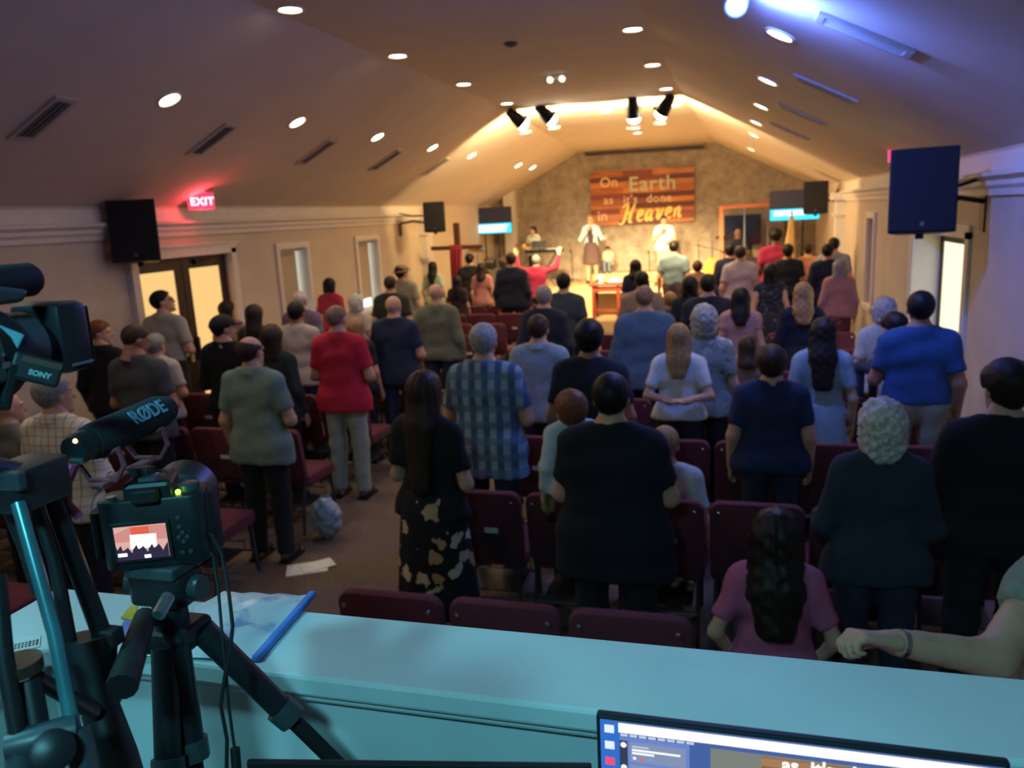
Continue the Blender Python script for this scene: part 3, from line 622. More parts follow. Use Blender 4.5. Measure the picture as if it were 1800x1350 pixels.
    bl = lo.copy(); bh = hi.copy(); bh[2] = 1.1 + dz + (.1 if sit else 0); bl[2] = .0
    bv, bq = snet(bot_fn, bl, bh, cell/s); qmesh({'pants':'trousers','shorts':'shorts','skirt':'skirt','longskirt':'skirt'}[kind], bv*s, bq, fabric(bc), root)
    if hair[0] != 'bald':
        L = hair[1]; v, fq = hair_mesh(hair[0] if hair[0] not in ('hat','bcap') else ('short' if hair[0]=='bcap' else 'full'), L, .0095 if fine == 2 or face else .0125)
        qmesh('hair', ((v @ RH.T)*(hs/s) + HC)*s, fq, HAIRC_M[hc], root)
    if hair[0] == 'bcap':
        v, fq = hair_mesh('cap', 0, .0095); c = qmesh('cap', ((v @ RH.T)*(hs/s) + HC)*s, fq, fabric('#15161a'), root)
        o = MB().prism([(-.075,.07),(-.07,.12),(-.04,.155),(0,.165),(.04,.155),(.07,.12),(.075,.07)], .038, .046).build('visor', fabric('#15161a'), c); o.matrix_local = Matrix.Translation(Vector(HC*s)) @ Matrix(RH.tolist()).to_4x4() @ Matrix.Scale(hs,4)
    if hair[0] == 'hat':
        o = MB().lathe([(0,.155),(.006,.155),(.01,.098),(.085,.088),(.10,.07),(.105,0)], (0,-.01,.045), (0,-.12,1), 24).build('hat', fabric('#b59a6e'), root, smooth=True); o.matrix_local = Matrix.Translation(Vector(HC*s)) @ Matrix(RH.tolist()).to_4x4() @ Matrix.Scale(hs,4)
    for sd, h, k, a in LEG:
        z0 = a[2]-.085
        MB().ball(((a[0]+sd*.012)*s, (a[1]+.045)*s, (z0+.045)*s), (.048*s,.135*s,.045*s), 12, 8).box(((a[0]+sd*.012)*s,(a[1]+.045)*s,(z0+.012)*s),(.085*s,.24*s,.022*s)).build('shoe', mat('shoe_leather','#1e1a18',.5), root, smooth=True)
    if collar:
        MB().lathe([(-.012,.082),(.03,.068),(.034,.062),(.0,.070)], (0,-.012*s,(1.478+dz)*s), (0,-.12,1), 18).build('collar', fabric(top), root, smooth=True)
    if face:
        for sd in (1,-1):
            e = Vector((RH @ np.array([sd*.032,.092,.010]))*hs) + Vector(HC*s); MB().ball(e, .0125*hs, 10, 6).build('eye', mat('eye_dark','#1a1412',.2,var=0), root, smooth='all')
        e = Matrix(RH.tolist()) @ Vector((0,.0875,-.056))*hs + Vector(HC*s); MB().ball(e, (.021*hs,.010*hs,.0065*hs), 10, 6).build('lips', mat('lips','#8e4a42',.5), root, smooth='all')
    if extra: extra(root, s, J)
    return root, s, J
# ------------------------------------------------------------------ chairs
ROWS = [2.97, 4.30, 5.50, 6.74, 7.96, 9.18, 10.40, 11.62, 12.84, 14.06]
ORD = ['nearest the booth wall', 'second from the booth wall', 'third from the booth wall', 'fourth from the booth wall', 'fifth from the booth wall', 'sixth from the booth wall', 'seventh from the booth wall', 'eighth from the booth wall', 'second from the stage', 'nearest the stage']
m_maroon = mat('maroon_upholstery', '#652a34', .9, var=.15, scale=90, bump=.15); m_frame = mat('chair_frame', '#56595e', .4, metal=.7, var=.08)
def make_chair():
    t = thing('stacking_chair', 'x', 'chair')
    MB().rbox((0,.285,.435),(.50,.47,.085),.05).build('seat', m_maroon, t, bevel=.018, smooth=True)
    MB().rbox((0,.02,.67),(.50,.46,.055),.06, rotm(math.pi/2+.13)).build('backrest', m_maroon, t, bevel=.014, smooth=True)
    MB().box((0,.035,.60),(.40,.012,.30), rotm(.13)).build('back_shell', mat('back_shell','#3a2026',.6), t)
    for s in (-1, 1):
        MB().tube([(s*.215,-.03,.0),(s*.215,.045,.42),(s*.215,.02,.6)], .0125, 8).build('leg', m_frame, t, smooth=True)
        MB().tube([(s*.215,.50,.0),(s*.215,.47,.40)], .0125, 8).build('leg', m_frame, t, smooth=True)
        MB().cyl((s*.215,.03,.385),(s*.215,.48,.385),.011,n=8).build('side_rail', m_frame, t, smooth=True)
        MB().lathe([(0,.012),(.006,.011),(.009,0)], (s*.2,-.055,.845), (0,-1,.1), 10).build('button', m_chrome, t)
    MB().cyl((-.215,.0,.2),(.215,.0,.2),.010,n=8).build('stretcher', m_frame, t, smooth=True); MB().cyl((-.215,.49,.16),(.215,.49,.16),.010,n=8).build('stretcher', m_frame, t, smooth=True)
    MB().box((0,.25,.20),(.36,.3,.008)).tube([(-.18,.42,.2),(-.18,.42,.26),(.18,.42,.26),(.18,.42,.2)],.005,6).build('book_rack', m_frame, t)
    pk = MB().box((0,.002,.55),(.30,.010,.17), rotm(.13)).build('pocket', mat('pocket_cloth','#4c242c',.9), t)
    MB().box((.06,-.011,.63),(.085,.004,.075), rotm(.13)).build('card', m_paper, pk)
    return t
proto = make_chair(); first = True
for i, y in enumerate(ROWS):
    for side in ('right', 'left'):
        n = 6 if side == 'right' else 5
        for k in range(n):
            if i == 0 and ((side == 'left' and k < 1) or (side == 'right' and k > 2)): continue
            x = (-1.465 + .53*k) if side == 'right' else (-3.635 - .53*k)
            t = proto if first else copy_tree(proto); first = False
            t.location = (x, y, 0); t.rotation_euler = (0, 0, random.uniform(-.03,.03))
            t['label'] = 'maroon padded stacking chair, %s, %s block, row %s' % (('at the aisle','second from the aisle','third from the aisle','fourth from the aisle','fifth from the aisle','sixth from the aisle')[k], side, ORD[i]); t['group'] = 'stacking chairs in the %s block' % side

# ------------------------------------------------------------------ congregation
plaid('plaid_white', '#e2d8c6', '#6f6f74', '#77787c', 19, 19, .09, .10); plaid('plaid_blue', '#8ea5b3', '#41617f', '#52708a', 11, 9, .5, .45)
floral('floral_skirt', '#0d0f16', '#c08a5c', '#d6c4ac', 11., .40); floral('floral_top', '#181a22', '#8d8a80', '#b0a893', 14., .3); floral('grey_print', '#8b9491', '#4d5f62', '#c0c4bc', 26., .42)
floral('dark_print', '#1c2230', '#6a5a58', '#445064', 22., .36)
def stand(px, py, H, label, snap=True, **k):
    g = onz(px, py, H); y = g.y
    if snap and not (-3.12 < g.x < -1.95):
        best = None
        for r in ROWS:
            lo, hi = r+.71, r+.95; c = min(max(y, lo), hi)
            if best is None or abs(c-y) < abs(best-y): best = c
        if y > 14.7: best = min(y, 16.25)
        y = best
    H2 = CAMH - (CAMH-H)*y/g.y; g = onz(px, py, H2)
    fine = 2 if y < 5.2 else (1 if y < 9.5 else 0)
    g.x = min(max(g.x, XL+.40), XR-.36)
    return person(label, (g.x, g.y, 0), H2, fine=fine, **k)
B = ('pants','#16181f'); N = ('pants','#20293a'); K = ('pants','#8d8468'); D = ('pants','#26231f')
# --- left block
stand(6,690,1.56,'bald person in a grey shirt behind the video tripod', snap=False, hair=('bald',0), hc='dkbrown', top='#6f7068', bot=B, hy=-.5, arms=('front','front'))
stand(88,662,1.73,'grey-haired man in a cream shirt with dark grid checks', hair=('short',0), hc='grey', top='plaid_white', b=1.02, bot=B, hy=-.35, arms=('front','front'), sleeve='long', collar=True)
stand(172,565,1.76,'red-haired person in a black jacket beside the left wall', hair=('short',0), hc='red', top='#101014', sleeve='long', bot=B, hy=-1.1, arms=('down','front'))
stand(233,572,1.77,'man with cropped brown hair in a charcoal t-shirt, head bowed', hair=('buzz',0), hc='brown', top='#43474b', b=1.08, bot=B, hp=-.35, hy=-.5, arms=('front','front'), skin='md')
stand(270,588,1.60,'person in a white shirt half hidden behind the charcoal t-shirt man', hair=('short',0), hc='grey', top='#bdb3a8', bot=B, arms=('front','front'))
stand(270,512,1.88,'man in a pale polo with dark hair and raised chin by the glazed door', hair=('short',0), hc='black', top='#aaa79c', bot=D, hem=1.0, hy=-1.0, hp=.25, arms=('down','front'), collar=True, face=True)
stand(390,556,1.75,'person in black wearing a black baseball cap', hair=('bcap',0), hc='black', top='#0e0f12', bot=B, b=1.0, hy=-.7, sleeve='long', arms=('front','front'))
stand(398,530,1.66,'dark-haired woman just beyond the black baseball cap', sex='f', hair=('bob',.1), hc='dkbrown', top='#8d6f62', bot=N, hy=-.4)
stand(445,537,1.68,'woman with straight dark brown hair past her shoulders, in dark grey', sex='f', hair=('long',.28), hc='dkbrown', top='#33312f', bot=B)
stand(437,592,1.75,'balding man in a sage green short-sleeved shirt and black trousers', hair=('fringe',0), hc='brown', top='#72877a', b=1.1, bot=B, hem=.78, hy=-.2, collar=True, arms=('down','front'))
stand(476,572,1.66,'woman with brown hair in a dark green top beside the sage green shirt', sex='f', hair=('bob',.18), hc='brown', top='#27302a', sleeve='long', bot=B, b=1.0)
stand(519,532,1.75,'dark-haired man in an off-white shirt', hair=('short',0), hc='black', top='#b5a99c', bot=N, skin='md', arms=('front','front'))
stand(526,511,1.78,'grey-haired man in a mauve shirt near the first shaded window', hair=('fringe',0), hc='white', top='#6f6078', bot=D, b=1.1)
stand(590,537,1.80,'balding man in a bright red polo and khaki trousers', hair=('buzz',0), hc='stubble', top='#c02038', bot=('pants','#9aa08c'), b=1.1, hem=.80, hy=-.25, collar=True, arms=('front','front'))
stand(578,490,1.68,'woman with a black bob in a coral red top by the window', sex='f', hair=('bob',.08), hc='black', top='#c23a48', bot=N, sleeve='short')
stand(625,520,1.55,'short white-haired woman in a white blouse below the second window', sex='f', hair=('curly',.1), hc='white', top='#cfc3b4', bot=D)
stand(624,560,1.56,'blond woman in a dark flowered blouse beside the red polo', sex='f', hair=('bob',.12), hc='blond', top='floral_top', bot=B, hy=-.5)
stand(690,520,1.75,'bald man in a navy blue shirt', hair=('bald',0), hc='dkbrown', top='#1d2740', bot=N, b=1.18, hem=.80, arms=('down','front'))
stand(685,485,1.76,'man with shaved head in a dark olive shirt', hair=('buzz',0), hc='brown', top='#2f3328', bot=B, b=1.05)
stand(706,468,1.80,'man in a straw hat and pale green shirt with a dark beard', hair=('hat',0), hc='brown', top='#9a9a7c', bot=D, hy=-.6)
stand(765,499,1.80,'bald man in an olive green sweatshirt', hair=('bald',0), hc='grey', top='#6d7058', sleeve='long', bot=N, b=1.12, hem=.86)
stand(760,461,1.66,'woman with long black hair in a mint green top', sex='f', hair=('long',.3), hc='black', top='#a9c0a4', bot=N)
stand(825,447,1.785,'man in a black jacket in front of the wooden cross', hair=('short',0), hc='black', top='#17181f', sleeve='long', bot=B)
stand(846,463,1.62,'woman with brown hair in a dusty pink top', sex='f', hair=('long',.2), hc='dkbrown', top='#b07a76', bot=B)
stand(803,486,1.48,'child with long dark hair next to the dusty pink top', sex='f', hair=('long',.25), hc='black', top='#3a2c30', bot=B)
# --- right block
stand(898,445,1.88,'broad man in a navy suit jacket in a front row', hair=('short',0), hc='brown', top='#141b2e', sleeve='long', bot=B, b=1.25)
stand(942,449,1.70,'woman in a magenta sweater with both arms raised', sex='f', hair=('short',0), hc='grey', top='#a8264c', sleeve='long', bot=B, b=1.1, arms=('raise','raise'))
stand(990,481,1.78,'man with dark hair in a slate shirt, right of the aisle', hair=('short',0), hc='black', top='#3a434c', bot=B, b=1.05)
stand(955,504,1.75,'grey-haired man in a dark jacket beside the slate shirt', hair=('short',0), hc='grey', top='#232936', sleeve='long', bot=B, b=1.05)
stand(848,571,1.82,'white-haired man in a blue and grey plaid shirt', hair=('short',0), hc='ltgrey', top='plaid_blue', bot=N, b=1.14, hem=.72, arms=('front','front'), collar=True)
stand(743,655,1.68,'woman with very long brown hair, black top and floral skirt standing in the aisle', sex='f', hair=('long',.5), hc='brown', top='#0d0e13', bot=('longskirt','floral_skirt'), b=1.05, hem=.9, arms=('front','front'), yaw=-.25, hy=.1, skin='lt')
stand(945,555,1.75,'brown-haired man in a pale grey blue shirt', hair=('short',0), hc='brown', top='#93a2aa', bot=N, collar=True, arms=('front','front'))
stand(1035,567,1.75,'man with thick black hair in a dark shirt with a pale collar', hair=('full',0), hc='black', top='#1b2430', bot=B, b=1.1, skin='md')
R_BIG = stand(1073,660,1.80,'large man in a black shirt and cropped black hair, carrying a child', hair=('short',0), hc='black', top='#0f131c', sleeve='short', bot=B, b=1.28, hem=.72, arms=('hold','hold'))
stand(1133,502,1.85,'heavy-set man in a denim blue shirt', hair=('buzz',0), hc='stubble', top='#4a6580', bot=N, b=1.3, hem=.8, collar=True, sleeve='long')
stand(1128,478,1.75,'dark-haired man in a tan shirt beyond the denim blue shirt', hair=('short',0), hc='black', top='#8d7866', bot=B, b=1.1)
stand(1117,457,1.68,'woman with black hair in a navy top near the communion table', sex='f', hair=('long',.15), hc='black', top='#1c2740', bot=B)
stand(1193,571,1.68,'woman with long light brown hair in a white t-shirt, arms crossed behind her', sex='f', hair=('long',.27), hc='blond', top='#d6dcda', bot=B, hem=.92, arms=('crossback','crossback'))
stand(1238,540,1.66,'woman with short curly grey hair in a grey printed blouse', sex='f', hair=('curly',.1), hc='ltgrey', top='grey_print', bot=B, b=1.1)
stand(1184,424,1.88,'man in a grey teal shirt standing in the front row', hair=('short',0), hc='black', top='#6d8388', bot=('pants','#3a2a30'), b=1.1, hem=.98)
stand(1178,514,1.46,'fair-haired child in front of the grey teal shirt', hair=('short',0), hc='blond', top='#6b5d58', bot=B)
stand(1245,483,1.76,'dark-haired man in a wide black shirt', hair=('short',0), hc='black', top='#181d28', bot=B, b=1.3)
stand(1213,486,1.70,'woman with black hair in a black top beside the wide black shirt', sex='f', hair=('bob',.1), hc='black', top='#141a26', bot=B)
stand(1226,460,1.52,'child with brown hair before the stage steps', hair=('full',0), hc='brown', top='#7a5d50', bot=B)
stand(1283,430,1.80,'man in a midnight blue jacket', hair=('full',0), hc='black', top='#131d36', sleeve='long', bot=B, b=1.1)
stand(1301,433,1.84,'man in a pale lilac shirt with short brown hair', hair=('short',0), hc='brown', top='#b3a0a4', bot=B, b=1.15, hem=.8)
stand(1302,507,1.65,'woman with long straight blue-black hair in a peach top', sex='f', hair=('long',.24), hc='black', top='#b58b80', sleeve='cap', bot=B)
stand(1363,406,1.98,'tall person with a round afro in a crimson shirt', hair=('afro',0), hc='black', top='#9c1f44', bot=B, skin='dk', b=1.05, hscale=1.0)
stand(1385,431,1.78,'man in a black t-shirt with thick dark hair', hair=('full',0), hc='black', top='#151923', bot=B, b=1.05, skin='md')
stand(1355,464,1.70,'woman in a dark patterned dress with bare arms', sex='f', hair=('bob',.12), hc='black', top='dark_print', sleeve='none', bot=('skirt','dark_print'), hem=.9)
stand(1421,430,1.62,'person in an apricot shirt near the flag', hair=('short',0), hc='dkbrown', top='#c88a68', bot=D)
stand(1455,430,1.80,'man in a dark navy sweater near the right pilaster', hair=('short',0), hc='black', top='#161e33', sleeve='long', bot=B)
stand(1480,418,1.86,'man in a silver grey shirt by the right wall', hair=('short',0), hc='dkbrown', top='#9aa3a8', bot=B)
stand(1476,457,1.66,'grey-haired woman in a rose pink blouse and maroon trousers', sex='f', hair=('bob',.12), hc='grey', top='#a87a80', bot=('pants','#5a2a38'), sleeve='long', hem=.86, b=1.1)
stand(1412,498,1.68,'woman with long fair hair over a black dress', sex='f', hair=('wavy',.26), hc='blond', top='#131a2a', sleeve='long', bot=('longskirt','#131a2a'), arms=('front','chin'))
stand(1315,592,1.36,'child with long brown hair in a tan dress', sex='f', hair=('long',.16), hc='brown', top='#8d7462', bot=('skirt','#8d7462'))
stand(1357,612,1.56,'boy in a navy blue shirt with tousled brown hair', hair=('full',0), hc='brown', top='#1c2c4c', bot=N, b=1.15)
stand(1447,561,1.68,'woman with very long dark wavy hair in a pale blue dress', sex='f', hair=('wavy',.38), hc='dkbrown', top='#8fa3aa', bot=('longskirt','#8fa3aa'), hem=.95)
stand(1556,527,1.66,'woman with short grey hair in a cream blouse by the side door', sex='f', hair=('curly',.08), hc='ltgrey', top='#b8b4a8', bot=D)
R_BLUE = stand(1620,514,1.82,'man in a royal blue shirt and khaki trousers holding a child', hair=('short',0), hc='black', top='#2a4f7e', bot=K, b=1.16, hem=.95, skin='md', arms=('hold','down'))
stand(1553,710,1.66,'woman with curly white hair in a dark teal top', sex='f', hair=('curly',.16), hc='white', top='#24323c', sleeve='long', bot=N, b=1.1, arms=('front','front'))
stand(1772,640,1.71,'tall person with dark bushy hair in a black coat holding a paper', hair=('full',0), hc='dkbrown', top='#0d1017', sleeve='long', bot=B, b=1.14, arms=('hold','hold'), hy=.3)
# --- seated and carried
def seated(px, py, y, label, **k):
    g = ony(px, py, y); return person(label, (g.x, g.y+.03, 0), g.z-.06, sit=True, fine=2, zoff=.06, **k)
seated(1168,755,4.62,'boy with light brown hair in a white shirt, seated', hair=('short',0), hc='blond', top='#bfc6c6', bot=N, group='seated people')
seated(1365,905,3.32,'girl with long tousled brown hair in a pink top, seated by the booth', sex='f', hair=('wavy',.3), hc='dkbrown', top='#b85a7a', bot=N, sleeve='short', arms=('pocket','pocket'), hscale=1.12, group='seated people')
_g = ony(1365,905,3.32); t = thing('stool', 'low black stool under the girl in the pink top', 'stool', (_g.x, 3.36, 0))
MB().rbox((0,0,.445),(.36,.34,.05),.05).build('seat', m_black, t, bevel=.01, smooth=True)
for sx_ in (-1,1):
    for sy_ in (-1,1): MB().cyl((sx_*.14,sy_*.13,.43),(sx_*.17,sy_*.16,0),.014,n=8).build('leg', m_frame, t)
def carried(px, py, y, s, label, **k):
    g = ony(px, py, y); return person(label, (g.x, g.y, 0), 1.30*s, sit=True, fine=2, zoff=g.z - 1.30*s, hscale=.88, group='carried children', **k)
yb = R_BIG[0].location.y; carried(1003,692, yb+.30, .60, 'small child with tousled reddish hair in a white shirt on the large man\'s arm', hair=('full',0), hc='red', top='#d0d6d6', sleeve='long', bot=('pants','#8d8350'), arms=('down','front'), yaw=.5)
yb = R_BLUE[0].location.y; carried(1572,553, yb+.26, .55, 'small dark-haired child leaning on the royal blue shoulder', hair=('full',0), hc='dkbrown', top='#23405f', bot=N, arms=('front','front'), yaw=.6)
# adult standing just outside the booth with one arm stretched out
Sh, El, Wr = atd(1838,1040,2.10), atd(1752,1172,1.98), atd(1578,1142,1.95); sc_ = Sh.z/1.388
rt = Vector((Sh.x + .187*sc_, Sh.y + .012*sc_, 0)); rel = lambda p: tuple(np.array([-(p.x-Sh.x), p.y-Sh.y, p.z-Sh.z])/sc_)
def bracelet(root, s, J):
    sd, S, E_, W_, hd = J[1]; d = (W_-E_)/np.linalg.norm(W_-E_); c = (W_ - d*.02)*s
    MB().lathe([(-.006,.033),(-.006,.0365),(.006,.0365),(.006,.033)], Vector(c), Vector(d), 18).build('bracelet', m_chrome, root, smooth=True)
person('adult in a khaki t-shirt with an outstretched bare arm and a bracelet', (rt.x, rt.y, 0), 1.75*sc_, fine=2, hair=('short',0), hc='brown', top='#8a8d7c', sleeve='cap', b=1.3, arms=((rel(El), rel(Wr), 'grip'), 'front'), bot=D, extra=bracelet)
# ------------------------------------------------------------------ stage people and gear
ZS = .70
struct('trim_11', MB().box((-1.9, 21.45, .80), (3.6, 1.0, .2)), m_stagecarpet)
def onstage(px, py, y, label, **k):
    g = ony(px, py, y); return person(label, (g.x, y, 0), g.z-ZS, zoff=ZS, yaw=math.pi+k.pop('dy',0.), face=True, fine=1, group='people on the stage', **k)
def denim(root, s, J):
    MB().ball((0,.085*s,1.2*s),(.075*s,.055*s,.24*s),14,10).build('dress_front', fabric('#3a2c2e'), root, smooth='all')
g_s = onstage(1038,379,20.4,'singer in a pale denim jacket and short dark dress, facing the room', sex='f', hair=('long',.16), hc='blond', top='#9fb4c2', sleeve='long', hem=.98, bot=('skirt','#4a3836'), arms=('gesture','mic'), extra=denim)
g_m = onstage(1167,380,20.3,'man in a white t-shirt and cream trousers speaking into a microphone', hair=('short',0), hc='dkbrown', top='#dcd8c8', bot=('pants','#c9bb8d'), arms=('front','mic'), b=1.05, dy=.2)
g_k = onstage(937,398,20.6,'woman with dark hair in a pale green top at the keyboard', sex='f', hair=('long',.2), hc='dkbrown', top='#b9bfa2', sleeve='long', bot=B, arms=('play','play'), dy=-.35)
p = ony(1297,402,21.15); person('bald drummer in a dark shirt behind the clear shield', (p.x,21.15,0), 1.30, zoff=p.z-1.30, sit=True, yaw=math.pi, hair=('bald',0), top='#3a3f48', bot=B, arms=('play','play'), fine=1, face=True, group='people on the stage')
t = thing('drum_stool', 'round black drum stool under the drummer', 'stool', (p.x, 21.18, ZS)); MB().lathe([(0,.16),(.03,.17),(.06,.15),(.065,0)], (0,0,p.z-1.30-ZS+.33), (0,0,1), 18).build('seat', m_black, t, smooth=True)
for a in range(3): MB().cyl((0,0,.3),(.22*math.cos(a*2.1),.22*math.sin(a*2.1),0),.012,n=6).build('leg', m_chrome, t)
MB().cyl((0,0,.2),(0,0,.5),.016,n=8).build('post', m_chrome, t)
p = ony(1068,433,21.15); person('person in jeans and a pale shirt seated at the back of the stage', (p.x,21.2,0), (p.z-.9)*.98, zoff=.9, sit=True, yaw=math.pi, hair=('short',0), hc='black', top='#cdbf94', bot=('pants','#5c7388'), arms=('front','front'), fine=1, face=True, group='people on the stage')
def mic(rootinfo, idx, label):
    root, s, J = rootinfo; bpy.context.view_layer.update(); sd, S, E_, W_, hd = J[idx]; d = (W_-E_)/np.linalg.norm(W_-E_)
    hw = root.matrix_basis @ Vector((W_ + d*.075)*s); hc_ = root.matrix_basis @ Vector(np.array([0,.06,(S[2]+.17)])*s)
    t = thing('microphone', label, 'microphone', hw); ax = (hc_-hw).normalized()
    MB().lathe([(-.1,.010),(-.09,.012),(.06,.016),(.07,.02)], (0,0,0), ax, 12).build('handle', m_black, t, smooth=True); MB().ball(ax*.09, .027).build('grille', m_grey, t, smooth='all')
mic(g_m, 0, 'black handheld microphone at the white t-shirt man\'s mouth'); mic(g_s, 0, 'black handheld microphone held by the singer')
# wooden sign of stained boards with lettering
p0, p1, p2, p3 = ony(1037,301,21.93), ony(1220,292,21.93), ony(1222,389,21.93), ony(1039,398,21.93)
sx0, sx1 = (p0.x+p3.x)/2, (p1.x+p2.x)/2; sz1, sz0 = (p0.z+p1.z)/2, (p2.z+p3.z)/2; sw_, sh_ = sx1-sx0, sz1-sz0
sg = thing('wood_sign', 'wide wooden plank sign reading On Earth as it\'s done in Heaven', 'sign', (sx0, 21.93, sz0))
STAIN = [('#8a4a28','#c07038'),('#4d2420','#6e342a'),('#b0642e','#d98a48'),('#70342a','#94483c'),('#9a5a38','#c8804e')]
zz = 0.; i = 0
while zz < sh_ - .02:
    h = min(random.choice((.12,.15,.18)), sh_-zz); cuts = sorted([0, sw_*random.uniform(.25,.45), sw_*random.uniform(.6,.8), sw_])
    for a, b_ in zip(cuts[:-1], cuts[1:]):
        c1, c2 = random.choice(STAIN); MB().box(((a+b_)/2, -.012-random.uniform(0,.012), zz+h/2), (b_-a-.006, .03, h-.010)).build('plank', wood('stain_'+c1[1:], c1, c2, .6), sg)
    zz += h
MB().box((sw_/2,.02,sh_/2),(sw_-.05,.03,sh_-.05)).build('backing_board', m_dwood, sg)
Rx = rotm(math.pi/2); m_let = mat('letter_cream','#e8c79a',.6,var=.05); m_sage = mat('letter_sage','#b9c2a4',.6,var=.05); m_gold = mat('letter_gold','#f5dc7c',.5,var=.05)
fx, fz = sw_/183., sh_/97.
def L_(px, py): return (px-1037)*fx, (397.5-py - (px-1037)*.05)*fz
def sign_text(body, px, py, size, m, off=.004, sp=1.): x, z = L_(px, py); text_obj('lettering', body, size, m, sg, (x, -.036, z), Rx, .012, off, spacing=sp)
sign_text('On', 1055, 328, .36, m_let, .002, 1.05); sign_text('Earth', 1106, 335, .53, m_sage, .006, 1.10); sign_text('as', 1061, 358, .31, m_let, .002, 1.08); sign_text("it's", 1096, 357, .31, m_let, .002, 1.08); sign_text('done', 1137, 355, .31, m_let, .002, 1.08); sign_text('in', 1049, 388, .38, m_let, .002, 1.05)
# brush-script Heaven, drawn stroke by stroke
def stroke(mb, pts, r, ox, oz, k):
    P = [Vector((ox + x*k + z*k*.22, -.045, oz + z*k)) for x, z in pts]; Q = []
    for i in range(len(P)-1):
        a, b1, b2, c = P[max(i-1,0)], P[i], P[i+1], P[min(i+2,len(P)-1)]
        for t_ in (0,.33,.66): Q.append(.5*((2*b1)+(-a+b2)*t_+(2*a-5*b1+4*b2-c)*t_**2+(-a+3*b1-3*b2+c)*t_**3))
    Q.append(P[-1]); mb.tube(Q, [r*(.55+.6*abs(math.sin(3.0*i/len(Q)+.4))) for i in range(len(Q))], 6)
ox, oz = L_(1091, 391); k = .40; xx = 0.
GL = {'H': ([[(-.05,.95),(.1,1.15),(.28,1.1),(.25,.6),(.2,.1),(.02,-.12),(-.12,-.02)], [(.72,1.2),(.62,.7),(.56,.2),(.62,0),(.74,.06)], [(.2,.55),(.4,.62),(.62,.6)]], .82),
      'e': ([[(.05,.32),(.3,.42),(.34,.62),(.2,.68),(.08,.48),(.1,.14),(.26,0),(.44,.12)]], .46), 'a': ([[(.36,.6),(.2,.66),(.06,.4),(.08,.08),(.22,.04),(.36,.36),(.4,.64)], [(.4,.64),(.36,.2),(.42,0),(.54,.1)]], .55),
      'v': ([[(.0,.58),(.1,.66),(.14,.3),(.2,.02),(.34,.3),(.4,.64),(.48,.56)]], .5), 'n': ([[(.02,.6),(.08,.3),(.06,0)], [(.07,.36),(.2,.62),(.34,.6),(.34,.25),(.4,.0),(.54,.14)]], .55)}
for ch in 'Heaven':
    for st in GL[ch][0]:
        mb = MB(); stroke(mb, st, .036, ox + xx*k, oz + xx*.022, k); mb.build('lettering_stroke', m_gold, sg, smooth=True)
    xx += GL[ch][1]*1.24
# long dark screen case above the sign
a, b_ = ony(1030,271,21.8), ony(1236,258,21.8); t = thing('screen_case', 'long dark roller screen case across the top of the stage wall', 'projector screen', (0,0,0)); MB().cyl(a, b_, .045, n=12).build('case', mat('screen_case','#33303a',.5), t, smooth=True)
for q in (a, b_): MB().box(q+Vector((0,.1,0)),(.05,.2,.06)).build('bracket', m_blackm, t)
# lyric screens on stands
def tv(px, py, y, w, h, label, lines, rz=0.):
    p = ony(px, py, y); t = thing('television', label, 'television', (p.x, p.y, 0), rz); z = p.z
    MB().box((0,0,z),(w,.05,h)).build('bezel', m_black, t, bevel=.008)
    sc = MB().box((0,-.027,z),(w-.03,.004,h-.03)).build('screen', emis('tv_dark','#1a2140',.25), t)
    MB().box((0,-.031,z-h*.29),(w-.03,.003,h*.36)).build('lyric_band', emis('tv_band','#28c8e6',1.6), sc)
    for i_, (x, ww) in enumerate(lines): MB().box((x*w,-.034,z-h*.2-i_*h*.09),(ww*w,.002,h*.055)).build('lyric_line', emis('tv_text','#f4ffff',2.2), sc)
    for s in (-1,1): MB().cyl((s*.18,.03,ZS+.05),(s*.18,.03,z-h/2+.02),.02,n=8).build('stand_pole', m_blackm, t); MB().box((s*.18,.03,ZS+.03),(.05,.55,.05)).build('foot', m_blackm, t, bevel=.01)
    MB().box((0,.03,ZS+.35),(.4,.3,.03)).build('stand_shelf', m_blackm, t)
tv(863,388,20.7,1.13,.70,'large flat television on a stand left of the keyboard, showing a lyric band',[(0,.8),(.02,.7),(-.02,.74)], math.radians(6))
tv(1397,361,19.2,1.07,.67,'large flat television at the right, partly hidden by a loudspeaker',[(-.1,.6),(-.1,.62)], math.radians(-6))
# wooden cross with red cloth
cy = 16.1; zb = 0.; a, b_ = ony(797,392,cy), ony(757,439,cy); c_ = ony(846,431,cy); cr = thing('wooden_cross', 'tall rough wooden cross with a red cloth draped over it', 'cross', (a.x+.06, cy, zb)); zx = (b_.z+c_.z)/2 - zb; m_cr = wood('cross_wood','#3a2018','#5a3020',.7,(14,14,1.2))
MB().box((0,0,(a.z-zb)/2),(.12,.09,a.z-zb)).build('upright', m_cr, cr, bevel=.006); MB().box((0,-.06,zx),(c_.x-b_.x,.07,.085)).build('crossbeam', m_cr, cr, bevel=.006); MB().box((0,.05,.02),(.45,.45,.04)).build('base', m_cr, cr)
mb = MB(); n = 14; vs = []
for j in range(10):
    for i_ in range(n):
        u = i_/(n-1)-.5; v = j/9; vs.append((u*(.26-.08*v)-.07*v, -.105-.03*math.sin(u*22+v*2)-.02*(1-abs(u))*(v>.05), zx+.06-1.25*v))
o = mb._add(vs, [(j*n+i_, j*n+i_+1, (j+1)*n+i_+1, (j+1)*n+i_) for j in range(9) for i_ in range(n-1)]).build('cloth', mat('red_cloth','#8e2030',.8), cr, smooth='all'); md = o.modifiers.new('s','SOLIDIFY'); md.thickness = .008
